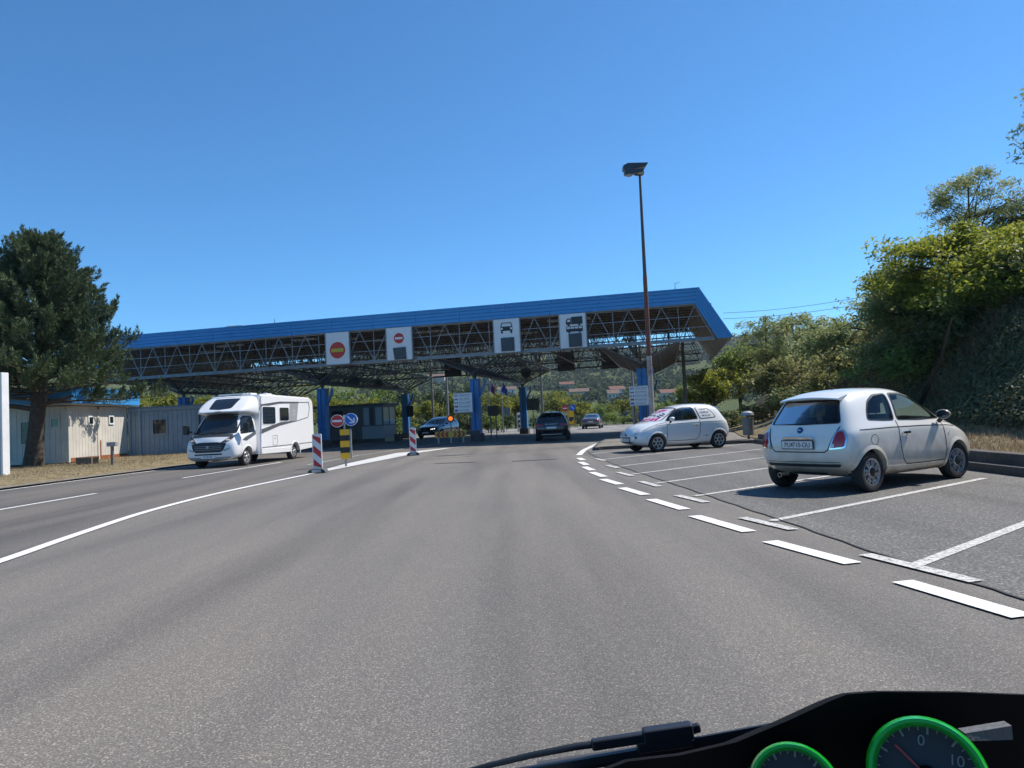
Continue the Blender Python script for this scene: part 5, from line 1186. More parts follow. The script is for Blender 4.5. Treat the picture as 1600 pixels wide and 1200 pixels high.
# information boards: free passage in five languages
FLAGS = {'hr': [('h', (.45, .05, .06)), ('h', (.7, .7, .7)), ('h', (.06, .08, .32))], 'si': [('h', (.7, .7, .7)), ('h', (.05, .08, .35)), ('h', (.45, .05, .06))], 'it': [('v', (.03, .25, .10)), ('v', (.72, .72, .72)), ('v', (.45, .05, .06))],
         'de': [('h', (.015, .015, .015)), ('h', (.40, .03, .04)), ('h', (.55, .38, .03))], 'gb': [('h', (.06, .06, .28)), ('h', (.42, .05, .12)), ('h', (.06, .06, .28))]}
def info_board(p, z0, w_, h_, label, rz):
    t = thing('information_board', label, 'sign', (p.x, p.y, gz(p.x, p.y)), rz)
    m = MB(); m.b2((-w_/2, -.03, z0), (w_/2, .03, z0 + h_)); b = m.build('board', PAPER, t)
    f = MB(); f.b2((-w_/2 - .03, -.04, z0 - .03), (w_/2 + .03, .035, z0)); f.b2((-w_/2 - .03, -.04, z0 + h_), (w_/2 + .03, .035, z0 + h_ + .03)); f.build('frame', STEEL, t)
    for s in (-.28, .32): q = MB(); q.tube((s * w_, .06, 0), (s * w_, .06, z0 + h_), .035, .035, 8); q.build('post', DSTEEL, t)
    for i, (fl, tx) in enumerate((('hr', 'SLOBODAN PROLAZ'), ('si', 'PROST PREHOD'), ('it', 'PASSAGGIO LIBERO'), ('de', 'FREIE DURCHFAHRT'), ('gb', 'FREE PASSAGE'))):
        zc = z0 + h_ * (1 - (i + .5) / 5); fw, fh = w_ * .19, h_ * .10; x0 = -w_ * .46
        ms = []; mb = MB()
        for k, (d, c) in enumerate(FLAGS[fl]):
            nm = 'flag_%d_%d_%d' % tuple(int(v * 100) for v in c); ms.append(mat(nm, c, .5))
            if d == 'h': mb.b2((x0, -.036, zc + fh / 2 - fh * (k + 1) / 3), (x0 + fw, -.0305, zc + fh / 2 - fh * k / 3), k)
            else: mb.b2((x0 + fw * k / 3, -.036, zc - fh / 2), (x0 + fw * (k + 1) / 3, -.0305, zc + fh / 2), k)
        mb.build('flag_symbol', ms, b)
        text_part('lettering', tx, h_ * .105, mat('board_ink', (.03, .035, .09), .5), b, facing((x0 + fw + .06 * w_, -.0315, zc), (0, -1, 0)), .002, 'LEFT', sx=.80, fit=w_ * .62)
        ru = MB(); ru.b2((x0 + fw + .06 * w_, -.0325, zc - h_ * .078), (w_ * .40, -.0305, zc - h_ * .071)); ru.build('rule', mat('board_ink', (.03, .035, .09), .5), b)
p = D(724, 640, 40.6); info_board(p, D(724, 644, 40.6).z - gz(p.x, p.y), 1.06, 1.06, 'white board of flags and five lines of text beside the middle blue column', -A_)
p = D(1000, 640, 37.6); info_board(p, D(1000, 633, 37.6).z, .98, .98, 'white board of flags and five lines of text in front of the right blue column', -A_)
# brown boards on posts, seen from behind
def back_board(px, ybot, ytop, depth, w_, hb, label, col, npost=2):
    p = D(px, ytop, depth); g0 = gz(p.x, p.y); zt = p.z - g0
    t = thing('sign_board', label, 'sign', (p.x, p.y, g0), R(-8)); m = MB(); m.b2((-w_/2, -.03, zt - hb), (w_/2, .03, zt)); m.build('panel', mat('board_%d' % int(col[0] * 1000), col, .7, var=.3, scale=4), t)
    for k in range(npost): x = (k - (npost - 1) / 2) * w_ * .55; m = MB(); m.tube((x, -.05, 0), (x, -.05, zt - .05), .03, .03, 8); m.build('post', DSTEEL, t)
back_board(770, 690, 634, 44, .62, .62, 'brown sign board on two posts, right of the middle column', (.07, .05, .04))
back_board(832, 660, 623, 54, .95, .85, 'square brown sign board beside the far blue column of the middle bracket', (.13, .11, .10), 1)
back_board(640, 652, 634, 56, .55, .85, 'dark sign board beside the far blue column of the left bracket', (.02, .025, .03), 1)
back_board(790, 655, 637, 72, .9, 1.1, 'pale blue grey sign panel standing far behind the flags', (.12, .16, .20), 1)
# flags
def flag(px, ytop, depth, drop, cols, label):
    p = D(px, ytop, depth); g0 = gz(p.x, p.y); t = thing('flag_pole', label, 'flag', (p.x, p.y, g0)); zt = p.z - g0 + .5
    m = MB(); m.tube((0, 0, 0), (0, 0, zt), .05, .03, 8); m.build('pole', STEEL, t)
    m = MB(); n = 18; k = len(cols); vs = []
    for i in range(n + 1):
        s = i / n
        for j in range(7):
            q = j / 6; vs.append((.06 + q * (.35 + .32 * s) + .10 * math.sin(5 * s + 2 * q), .10 * math.sin(9 * q + 3 * s), zt - .25 - drop * s - q * .75 * (1 - .25 * s)))
    for i in range(n):
        for j in range(6): m.add([vs[i*7+j], vs[i*7+j+1], vs[(i+1)*7+j+1], vs[(i+1)*7+j]], [(0, 1, 2, 3)], min(k - 1, int(j * k / 6)))
    m.build('cloth', [mat('cloth_%d_%d' % (int(c[0] * 100), int(c[2] * 100)), c, .8) for c in cols], t, smooth=80, fix=True)
flag(763, 596, 60, 1.0, [(.6, .6, .62), (.04, .06, .30), (.42, .05, .07)], 'white, blue and red flag hanging limp between the middle columns')
flag(783, 600, 62, .9, [(.02, .07, .32), (.02, .07, .32)], 'plain blue flag hanging limp left of the far middle column')
# lamp post with twin floodlights
p = G(1021, 690); t = thing('lamp_post', 'tall rusty lamp post with two floodlight heads, behind the far white hatchback', 'street lamp', (p.x, p.y, .1))
top = D(999.5, 272, p.y); zt = top.z - .1; lean = Vector((top.x - p.x, 0, 0)); z1 = D(1012, 560, p.y).z; z2 = D(1010, 445, p.y).z
def on(z): return (lean.x * z / zt, 0, z)
m = MB(); m.path([on(0), on(1.5), on(z1)], [.125, .12, .115], 14, 0); m.path([on(z1), on((z1 + z2) / 2), on(z2 + .3)], [.105, .10, .095], 14, 1); m.path([on(z2 + .3), on(zt)], [.085, .052], 14, 2)
POLE = mat('pole_white', (.42, .42, .40), .6, var=.55, scale=2.2, var2=(.20, .09, .06)); PRUST = mat('pole_rust', (.20, .07, .045), .75, var=.6, scale=3.5, var2=(.10, .045, .035)); m.build('pole', [POLE, PRUST, mat('pole_brown', (.10, .075, .065), .6, var=.3, scale=3)], t, smooth=50)
m = MB(); m.bar((lean.x - .25, 0, zt + .02), (lean.x + .18, 0, zt + .02), .12, .12); m.box((lean.x, 0, zt + .06), (.32, .30, .20)); m.build('bracket', DSTEEL, t, bevel=.02)
m = MB(); m.box((lean.x + .02, -.17, zt + .02), (.30, .06, .18)); m.build('control_box', mat('control_box_beige', (.42, .36, .26), .5), t, bevel=.015)
HEADM = mat('floodlight_housing', (.045, .055, .07), .35, .3)
for dx, dz, s in ((-.22, .34, 1.0), (-.30, .06, .8)):
    h = MB(); h.prism([(-.52, -.13), (-.40, -.17), (.0, -.11), (.50, -.02), (.62, .14), (-.30, .16), (-.52, .06)], 'xz', -.20 * s, .20 * s)
    o = h.build('floodlight', HEADM, t, (lean.x + dx, .05 if s == 1 else -.12, zt + dz), bevel=.03, fix=True); o.scale = (s, 1, s)
    l = MB(); l.lathe([(.20, 0), (.17, -.06), (.09, -.095), (0, -.10)], (-.26, 0, -.145), 'z', 20); lo = l.build('lamp_lens', mat('floodlight_lens', (.42, .42, .42), .25), o, smooth=60); lo.scale = (1, .8, 1)
# thin posts and masts
def mast(px, ytop, depth, r, label, m=GSTEEL, ybase=None, lum=False, name='mast'):
    tp = D(px, ytop, depth); g0 = gz(tp.x, tp.y); t = thing(name, label, 'pole', (tp.x, tp.y, g0)); h = tp.z - g0
    q = MB(); q.tube((0, 0, 0), (0, 0, h), r * 1.3, r * .8, 10); q.build('pole', m, t, smooth=50)
    b = MB(); b.box((0, 0, .04), (r * 5, r * 5, .08)); b.build('foot_plate', DSTEEL, t)
    if lum: l = MB(); l.prism([(-.7, -.05), (.1, -.02), (.1, .08), (-.7, .05)], 'xz', -.14, .14); l.build('lamp_head', HEADM, t, (0, 0, h), bevel=.02)
mast(672, 540, 66, .09, 'thin brown mast behind the canopy, left one of two by the dark car', RSTEEL, lum=True)
mast(695, 540, 60, .09, 'thin pale grey mast behind the canopy, right one of two by the dark car', STEEL, lum=True)
mast(842, 530, 74, .12, 'thin brown mast rising behind the black hatchback', RSTEEL, lum=True)
mast(984, 530, 62, .11, 'thin grey mast left of the right blue column', GSTEEL, lum=True)
mast(1066, 535, 48.5, .12, 'dark mast under the right end of the canopy with a fan of struts', RSTEEL)
# far island sign, barrier posts
p = D(888, 668, 80); t = thing('far_island_sign', 'tiny far no-entry and blue arrow discs over a yellow board behind the black hatchback', 'sign', (p.x, p.y, gz(p.x, p.y)))
m = MB(); m.tube((0, .04, 0), (0, .04, 2.2), .05, .05, 8); m.build('post', STEEL, t); m = MB(); m.b2((.1, -.02, .4), (.7, .02, 1.9)); bo = m.build('board', YEL, t); m = MB(); m.b2((.15, -.03, .9), (.65, -.021, 1.2)); m.build('black_band', BLK, bo)
m = MB(); disc(m, (-.25, 2.2), .36, -.03, .03, 0); d = m.build('no_entry_disc', RED, t); m = MB(); m.b2((-.5, -.04, 2.14), (0, -.031, 2.26)); m.build('bar', WHITE, d)
m = MB(); disc(m, (.58, 2.25), .36, -.03, .03, 0); d = m.build('arrow_disc', BLUE, t); m = MB(); m.bar((.4, -.034, 2.42), (.74, -.034, 2.1), .08, .01, up=(0, 1, 0)); m.build('arrow', WHITE, d)
for px, dep, lab in ((811, 66, 'white perforated gate post behind the far middle column'), (818, 64, 'white low barrier cabinet at the foot of the far middle column')):
    p = D(px, 660, dep); t = thing('gate_post', lab, 'post', (p.x, p.y, gz(p.x, p.y))); hgt = 1.7 if px == 811 else .95
    m = MB(); m.b2((-.18, -.15, 0), (.18, .15, hgt)); m.build('cabinet', WHITE, t, bevel=.03)
    m = MB()
    for i in range(3 if px == 811 else 1): m.b2((-.10, -.16, .35 + .45 * i), (.10, -.149, .60 + .45 * i))
    m.build('opening', SGREY, t)
# litter bin on the bank apron
p = D(1168, 655, 27.5); bz = bank(p.x, p.y); t = thing('litter_bin', 'grey round litter bin on the dry grass behind the far white hatchback', 'bin', (p.x, p.y, bz))
m = MB(); m.lathe([(.20, 0), (.22, .62), (.235, .63), (.235, .66), (.20, .66), (.19, .05), (0, .05)], (0, 0, .12), 'z', 24); m.build('drum', mat('bin_grey', (.16, .17, .175), .5, .3, var=.3, scale=5), t, smooth=40)
m = MB(); m.lathe([(.25, 0), (.22, .10), (.10, .16), (0, .17)], (0, 0, .87), 'z', 20); m.build('lid', STEEL, t, smooth=40); m = MB(); m.tube((0, 0, -.1), (0, 0, .87), .04, .04, 8); m.build('post', DSTEEL, t)
# power lines over the bank
t = thing('power_line', 'two thin overhead cables crossing the sky above the right bank', 'cable', (14, 60, 0))
for k, (ya, yb) in enumerate(((489, 454), (498, 466))):
    a, b = D(1130, ya, 62) - Vector((14, 60, 0)), D(1480, yb - 20, 52) - Vector((14, 60, 0)); pts = []
    for i in range(17): s = i / 16; q = a.lerp(b, s); q.z -= .5 * 4 * s * (1 - s); pts.append(q)
    m = MB(); m.path(pts, .018, 5); m.build('cable', BLK, t)
# ------------------------------------------------------------------ left: cabins under a blue roof edge
CREAM = mat('cabin_cream', (.56, .53, .47), .6, var=.16, scale=1.2); GREYW = mat('cabin_grey', (.19, .27, .35), .6, var=.16, scale=2)
def wallset(t, x0, x1, y0, y1, z0, z1, m, faces=('front', 'right'), n=9):
    w_ = MB(); w_.b2((x0 + .03, y0 + .03, z0), (x1 - .03, y1 - .03, z1))
    def ribs(face):
        a, b = (x0, x1) if face == 'front' else (y0, y1); k = max(2, round((b - a) / .27))
        for i in range(k):
            p, q = a + .1 + (b - a - .2) * i / k + .008, a + .1 + (b - a - .2) * (i + 1) / k - .008
            if face == 'front': w_.b2((p, y0, z0 + .16), (q, y0 + .06, z1 - .12))
            else: w_.b2((x1 - .06, p, z0 + .16), (x1, q, z1 - .12))
    for f in faces: ribs(f)
    return w_.build('wall', m, t)
def window(t, face, c, w_, h_, x1, y0, pane, fm):
    f = MB(); g = .07
    def bx(a0, a1, b0, b1, d0, d1, mb):
        if face == 'front': mb.b2((a0, y0 - d1, b0), (a1, y0 - d0, b1))
        else: mb.b2((x1 + d0, a0, b0), (x1 + d1, a1, b1))
    a0, a1, b0, b1 = c[0] - w_/2, c[0] + w_/2, c[1] - h_/2, c[1] + h_/2
    bx(a0 - g, a1 + g, b1, b1 + g, -.02, .05, f); bx(a0 - g, a1 + g, b0 - g, b0, -.02, .06, f); bx(a0 - g, a0, b0, b1, -.02, .05, f); bx(a1, a1 + g, b0, b1, -.02, .05, f)
    o = f.build('window', fm, t); p = MB(); bx(a0, a1, b0, b1, -.01, .02, p); p.build('pane', pane, o); return o
def posts(t, pts, z0, z1, m, s=.16):
    for x, y in pts: q = MB(); q.b2((x - s/2, y - s/2, z0), (x + s/2, y + s/2, z1)); q.build('corner_post', m, t)
vz = .22
cx = -21.55; yA, yB = 35.0, 40.3
t = thing('cabin_block', 'cream site cabins with a bright blue roof edge and rusty bottom rails', 'cabin', (cx, yA, vz + .06))
X0, X1, Y0, Y1 = -13.5, 0.0, 0.0, yB - yA
wallset(t, X0, X1, Y0, Y1, .05, 2.72, CREAM)
rail = MB(); rail.b2((X1 - .05, Y0 + .1, .0), (X1 + .03, 2.5, .2)); rail.b2((X1 - .05, 2.75, .0), (X1 + .03, Y1 - .1, .2)); rail.build('bottom_rail', RUST, t)
rail = MB(); rail.b2((X0, Y0 - .03, .0), (X1 - .1, Y0 + .05, .13)); rail.build('front_bottom_rail', CREAM, t)
rail = MB(); rail.b2((X1 - .05, Y0 + .08, 2.60), (X1 + .03, Y1, 2.74)); rail.b2((X0, Y0 - .03, 2.60), (X1 - .08, Y0 + .05, 2.74)); rail.build('top_rail', CREAM, t)
posts(t, [(X1 - .05, Y0 + .05), (X1 - .05, 2.52), (X1 - .06, Y1 - .05)], 0, 2.74, CREAM)
q = MB(); q.b2((X1 - .1, 2.62, .0), (X1 + .035, 2.73, 1.0)); q.b2((X1 - .1, 2.62, 1.0), (X1 + .005, 2.73, 2.7), 1); q.build('joint_post', [RUST, CREAM], t)
window(t, 'right', (1.85, 2.02), .34, .34, X1, Y0, DGLASS, WHITE); window(t, 'right', (3.72, 2.05), .34, .34, X1, Y0, DGLASS, WHITE)
window(t, 'front', (-1.95, 1.52), .62, 1.05, X1, Y0, mat('blind_glass', (.07, .10, .09), .15, var=.5, scale=8), CREAM); window(t, 'front', (-.62, 1.95), .34, .38, X1, Y0, DGLASS, CREAM)
r_ = MB(); r_.b2((X0 - .3, Y0 - .35, 2.78), (X1 + .38, Y1 + .6, 3.02)); r_.build('roof_underside', CREAM, t)
f = MB()
for k in range(3):
    z0, z1 = 2.86 + k * .27, 2.86 + (k + 1) * .27 - .02
    f.b2((X0 - .3, Y0 - .42, z0), (X1 + .39, Y0 - .36, z1)); f.b2((X1 + .39, Y0 - .42, z0), (X1 + .45, Y1 + .6, z1))
f.b2((X0 - .3, Y0 - .36, 3.0), (X1 + .39, Y1 + .6, 3.62)); f.build('blue_fascia', FASC, t)
t = thing('grey_cabin', 'grey blue site cabin in shade behind the motorhome', 'cabin', (cx, yB, vz))
X0, X1, Y0, Y1 = .12, 9.2, 0.0, 2.4
wallset(t, X0, X1, Y0, Y1, .05, 2.62, GREYW, ('front',)); posts(t, [(X0 + .06, -.01), (X0 + .62, -.01), (5.9, -.01), (6.1, -.01), (X1 - .06, -.01)], 0, 2.70, GREYW, .14)
rail = MB(); rail.b2((X0, -.06, 2.56), (X1, .03, 2.70)); rail.b2((X0, -.06, 0), (X1, .03, .13)); rail.build('frame_rail', GREYW, t)
window(t, 'front', (1.85, 1.65), .75, .78, 0, 0, DGLASS, GREYW)
f = MB(); f.box((4.1, -.09, 1.95), (.07, .05, .9)); f.build('down_pipe', BLK, t)
rr = MB(); rr.b2((X0 - .05, -.1, 2.70), (X1 + .1, Y1 + .1, 2.78)); rr.build('roof', mat('roof_blue_grey', (.10, .17, .26), .5), t)
# white cabinet cut by the left edge
p = G(4, 752); t = thing('white_pylon', 'tall white pylon cut by the left edge of the photo', 'pylon', (p.x, p.y, .05), R(-12))
m = MB(); m.b2((-1.1, -.15, 0), (.18, .15, 3.82)); m.build('body', WHITE, t, bevel=.02); m = MB(); m.b2((-.02, -.162, .22), (.06, -.151, 1.1)); m.build('louvre', GSTEEL, t); m = MB(); m.b2((.08, -.158, .02), (.10, -.1505, 3.8)); m.build('panel_joint', STEEL, t)
p = D(176, 728, 30.5); t = thing('meter_post', 'small grey box on a brown post in the dry grass', 'post', (p.x, p.y, .2))
m = MB(); m.b2((-.05, -.05, -.1), (.05, .05, .82)); m.build('post', RSTEEL, t); m = MB(); m.b2((-.19, -.10, .80), (.19, .10, .98)); m.build('box', GSTEEL, t, bevel=.01)
p = D(136, 724, 33); t = thing('block_stack', 'stack of brown hollow blocks in front of the cream cabins', 'blocks', (p.x, p.y, .2), R(-12))
m = MB()
for i in range(5): m.box((-.34 + i * .17, 0, .17), (.155, .42, .34))
m.build('hollow_block', mat('block_brown', (.17, .13, .09), .9, var=.4, scale=6, bump=.4), t, bevel=.01); m = MB(); m.box((0, .05, .17), (.86, .3, .30)); m.build('block_core', BLK, t)
p = G(240, 727); t = thing('drain_grate', 'flat dark drain grate lying in the verge left of the motorhome', 'grate', (p.x, p.y - .4, .17))
m = MB(); m.box((0, 0, 0), (.55, .30, .06))
for i in range(5): m.box((-.2 + i * .1, 0, .035), (.05, .24, .02))
m.build('slats', DSTEEL, t)
# booth under the canopy
p = CW(-13.7, 8.6); t = thing('checkpoint_booth', 'dark panelled checkpoint booth with a glazed white end under the canopy', 'booth', (p.x, p.y, .18), CAN_RZ)
BW = mat('booth_panel', (.14, .135, .125), .6, var=.25, scale=2); wl = MB(); wl.b2((-.2, .05, .25), (3.1, 2.4, 2.55))
for i in range(9): wl.b2((-.2 + i * .365 + .01, 0, .3), (-.2 + (i + 1) * .365 - .012, .06, 2.45))
wl.build('wall', BW, t); m = MB(); m.b2((-.3, -.12, 0), (5.1, 2.5, .25)); m.build('plinth', DCONC, t); m = MB(); m.b2((-.35, -.18, 2.55), (4.95, 2.6, 2.70)); m.build('roof', DSTEEL, t)
wi = MB(); wi.b2((.9, -.03, 1.1), (1.7, .02, 2.3)); wi.build('window', DGLASS, t); nt_ = MB(); nt_.b2((2.1, -.02, 1.5), (2.5, .01, 2.2)); nt_.build('notice', mat('notice_brown', (.16, .08, .07), .7), t)
k = MB(); k.b2((3.15, -.1, .25), (4.75, 2.3, 1.15)); k.build('kiosk_base', mat('kiosk_grey', (.34, .36, .38), .5), t)
k = MB()
for x, y in ((3.2, -.05), (3.75, -.05), (4.1, -.05), (4.7, -.05), (4.7, 1.1), (4.7, 2.25)): k.b2((x - .05, y - .05, 1.15), (x + .05, y + .05, 2.55))
k.b2((3.12, -.12, 1.12), (4.78, 2.32, 1.20)); k.b2((3.12, -.12, 2.42), (4.78, 2.32, 2.55)); k.build('kiosk_frame', mat('kiosk_frame', (.10, .12, .14), .5), t)
k = MB(); k.b2((3.25, -.03, 1.2), (3.7, -.01, 2.42)); k.b2((4.15, -.03, 1.2), (4.65, -.01, 2.42)); k.b2((4.7, .0, 1.2), (4.72, 2.2, 2.42)); k.build('kiosk_glass', mat('kiosk_glass', (.42, .50, .52), .08, spec=.8), t)
k = MB(); k.b2((3.78, -.08, .3), (4.08, -.04, 2.42)); k.build('kiosk_door', mat('kiosk_door', (.05, .055, .06), .4), t)
st = MB(); st.b2((4.85, -.2, 0), (5.5, .5, .32)); st.b2((5.5, -.1, 0), (5.9, .3, .5), 1); st.build('step_block', [mat('sandstone', (.45, .38, .28), .8), DCONC], t)
# ------------------------------------------------------------------ fence, hedges behind the canopy
t = thing('mesh_fence', 'low wire mesh fence along the far side of the sunlit road', 'fence', (0, 86.5, 0))
m = MB()
for i in range(29): x = -14 + i * 1.25; m.b2((x - .035, -.035, 0), (x + .035, .035, 1.35))
m.build('fence_post', GSTEEL, t); m = MB()
for z in (.15, .45, .75, 1.05, 1.3): m.b2((-14, -.015, z - .012), (21, .015, z + .012))
for i in range(140): x = -14 + i * .25; m.b2((x - .008, -.008, .1), (x + .008, .008, 1.3))
m.build('wire_mesh', GSTEEL, t)
# ------------------------------------------------------------------ vegetation
BARK = mat('bark', (.075, .055, .04), .95, var=.5, scale=7, bump=.8, bscale=18)
L_PINE = leaf_mat('conifer_leaf', [(0.043, 0.0665, 0.0313), (0.0782, 0.1134, 0.0508), (0.1368, 0.1759, 0.0821)], .12, .7)
L_LIME = leaf_mat('lime_leaf', [(0.069, 0.0978, 0.0138), (0.1495, 0.1782, 0.0253), (0.2645, 0.2645, 0.0403)], .4)
L_GREEN = leaf_mat('green_leaf', [(0.058, 0.1042, 0.0278), (0.1275, 0.197, 0.0463), (0.255, 0.32, 0.0696)], .38)
L_BRIGHT = leaf_mat('bright_leaf', [(0.0867, 0.1348, 0.0193), (0.1925, 0.2407, 0.0308), (0.3, 0.3, 0.0482)], .45)
L_ACACIA = leaf_mat('acacia_leaf', [(0.104, 0.156, 0.0572), (0.195, 0.247, 0.091), (0.32, 0.32, 0.156)], .4)
L_DARK = leaf_mat('dark_leaf', [(0.0281, 0.0488, 0.0187), (0.0562, 0.0863, 0.03), (0.1031, 0.1313, 0.045)], .25)
L_IVY = leaf_mat('ivy_leaf', [(0.052, 0.062, 0.028), (0.082, 0.098, 0.046), (0.125, 0.14, 0.072)], .2)
L_SCRUB = leaf_mat('scrub_leaf', [(.08, .10, .03), (.15, .165, .055), (.25, .245, .10)], .45)
L_DRY = leaf_mat('dry_blade', [(0.13, 0.105, 0.06), (0.25, 0.2, 0.115), (0.34, 0.28, 0.17), (0.17, 0.17, 0.07)], .25, .8)
def unit(n):
    v = rng.normal(size=(n, 3)); return v / np.linalg.norm(v, axis=1)[:, None]
def tree(name, label, loc, H, crown, leaf, nclump, per, ls, cat='tree', group=None, seed=0, trunk=.14, lean=(0, 0), clump=.5, aspect=.55, flat=.7, base=None, open_=0.0, stems=1):
    """crown = (cx, cy, cz, rx, ry, rz) relative to the base; clumps crowd the outer shell, lobes make the outline uneven"""
    global rng
    rng = np.random.default_rng(1000 + seed)
    t = thing(name, label, cat, loc, 0, group); cx, cy, cz, rx, ry, rz = crown; c0 = np.array([cx, cy, cz]); rad = np.array([rx, ry, rz])
    nl = 9; lob = unit(nl); lob[:, 2] = np.abs(lob[:, 2]) * .9 - .25; lw = rng.uniform(.55, 1.0, nl)
    pts = []
    while len(pts) < nclump:
        d = unit(1)[0]; k = max(.62, max(float(lw[i]) * (max(0, float(d @ lob[i]))) ** 2.2 * 1.12 + .30 for i in range(nl)))
        r = k * (rng.uniform(open_, 1) ** .42); p = c0 + d * rad * r
        if p[2] > .35: pts.append(p)
    pts = np.array(pts)
    sizes = clump * rng.uniform(.65, 1.35, nclump)
    cen = np.repeat(pts, per, 0); off = unit(nclump * per) * (rng.uniform(0, 1, (nclump * per, 1)) ** .5) * np.repeat(sizes, per)[:, None]; off[:, 2] *= flat
    nrm = np.tile(np.array([0, 0, 1.0]), (nclump * per, 1))
    quads('crown', cen + off, ls * rng.uniform(.6, 1.35, nclump * per), leaf, t, aspect, nrm, 1.1)
    m = MB()
    for s_ in range(stems):
        bx, by = ((s_ - (stems - 1) / 2) * .25, (s_ % 2) * .15); top = np.array([cx + bx + lean[0], cy + by + lean[1], cz + rz * .35]); b0 = np.array([bx, by, -.3])
        P = [b0 + (top - b0) * q + np.array([.12 * math.sin(q * 5 + seed), .1 * math.cos(q * 4 + seed), 0]) * q * (H / 6) for q in (0, .2, .4, .6, .8, 1)]
        m.path(P, [trunk * 1.25, trunk, trunk * .85, trunk * .65, trunk * .42, trunk * .16], 8)
        sel = rng.choice(nclump, size=min(nclump, 16 // stems + 4), replace=False)
        for i in sel:
            q = rng.uniform(.3, .85); k = int(q * 5); a = P[k] + (P[k + 1] - P[k]) * (q * 5 - k); mid = (a + pts[i]) / 2 + np.array([0, 0, .15 * rz * rng.uniform(-.3, .6)])
            m.path([a, mid, pts[i]], [trunk * (.5 - .3 * q), trunk * .22, trunk * .07], 5)
    m.build('trunk', BARK, t, smooth=60)
    return t
# big conifer on the left
def conifer():
    global rng
    rng = np.random.default_rng(5)
    b = D(52, 727, 33.6); t = thing('conifer_tree', 'big dark conifer with tufted upswept branches shading the cream cabins', 'tree', (b.x, b.y, .15))
    H = 11.6; m = MB(); lx = .085
    P = [np.array([lx * z * (1 if z < 4 else 1) - .0 - max(0, z - 4) * .085, .02 * z, z]) for z in (-.2, .6, 1.6, 3.0, 4.5, 6.5, 8.5, 10.2, 11.2)]
    m.path(P, [.48, .40, .34, .31, .27, .20, .14, .08, .03], 12); 
    def axis(z): return np.array([np.interp(z, [p[2] for p in P], [p[i] for p in P]) for i in range(3)])
    hz = [2.2, 2.7, 3.6, 4.6, 5.6, 6.8, 8.0, 9.0, 9.9, 10.7]; hr = [3.6, 5.2, 5.4, 4.3, 3.5, 3.0, 2.4, 1.6, 1.0, .4]
    cen = []; axd = []; sz = []
    nb = 170
    for i in range(nb):
        z0 = 3.0 + 7.3 * (i / nb) ** .92; az = i * 2.39996 + rng.uniform(-.3, .3); 
        Rz = float(np.interp(z0 + .6, hz, hr)) * rng.uniform(.70, 1.10)
        rise = np.interp(z0, [2.6, 4, 7, 11], [-.05, .18, .55, 1.1]) + rng.uniform(-.12, .12)
        d = np.array([math.cos(az), math.sin(az), 0]); a = axis(z0); Lb = Rz
        q = [a + d * Lb * s + np.array([0, 0, Lb * rise * s * (.55 + .45 * s)]) + unit(1)[0] * .10 * s for s in (0, .33, .66, 1)]
        m.path(q, [.07 * (1 - z0 / 14) + .012, .05 * (1 - z0 / 14) + .01, .03, .012], 5)
        nt_ = int(7 + Lb * 4.6)
        for k in range(nt_):
            s = rng.uniform(.25, 1.0) ** .75; j = min(2, int(s * 3)); bp = q[j] + (q[j+1] - q[j]) * (s * 3 - j)
            side = unit(1)[0]; side[2] = abs(side[2]) * .5; tp = bp + side * rng.uniform(.1, .75) * (.45 + .35 * Lb / 5)
            up = d * .55 + np.array([0, 0, .85]) + .45 * unit(1)[0]; up /= np.linalg.norm(up); ln = rng.uniform(.42, .85)
            n = 62; u = rng.uniform(0, 1, n) ** .8; rad = .21 * (1 - u * .85); sd = unit(n)
            cen.append(tp + up * (u * ln)[:, None] + sd * rad[:, None]); axd.append(np.tile(up, (n, 1)) * .9 + sd * .75); sz.append(rng.uniform(.07, .14, n))
    quads('crown', np.concatenate(cen), np.concatenate(sz), L_PINE, t, .24, axis=np.concatenate(axd))
    for (x0, z0, x1, z1) in ((-.1, 2.7, -2.9, 3.5), (.1, 2.9, 2.4, 3.2)): m.path([axis(z0), np.array([(x0 + x1) / 2, -.4, (z0 + z1) / 2 - .05]), np.array([x1, -.8, z1])], [.13, .09, .05], 7)
    m.build('trunk', BARK, t, smooth=60)
conifer()
def at_px(px, py, depth): return D(px, py, depth)
# yellow-green limes in a row behind the canopy
limes = [(515, 610, 66, 2.2, 'lime tree seen above the left end of the dark booth'), (560, 607, 78, 2.6, 'lime tree seen above the middle of the dark booth'), (622, 622, 70, 2.0, 'lime tree between the glazed kiosk and the far left column'),
         (665, 613, 76, 2.3, 'lime tree behind the brown mast by the lit car'), (712, 604, 72, 2.0, 'lime tree behind the five-language board by the middle column'), (775, 603, 75, 2.2, 'lime tree behind the two flags'), (803, 612, 84, 1.9, 'lime tree just left of the far middle column'),
         (868, 598, 86, 3.0, 'largest lime tree, standing behind the black hatchback'), (905, 620, 92, 2.2, 'lime tree behind the grey saloon'), (972, 618, 92, 2.6, 'lime tree left of the right blue column')]
for i, (px, pt, dep, r, lab) in enumerate(limes):
    top = D(px, pt, dep); g0 = gz(top.x, top.y); h = max(2.6, top.z - g0); rz = h * .46
    tree('lime_tree', 'yellow green ' + lab, (top.x, top.y, g0), h, (0, 0, h - rz, r, r, rz), L_LIME, 60, 42, .15, group='lime trees behind the canopy', seed=20 + i, trunk=.10, clump=.55)
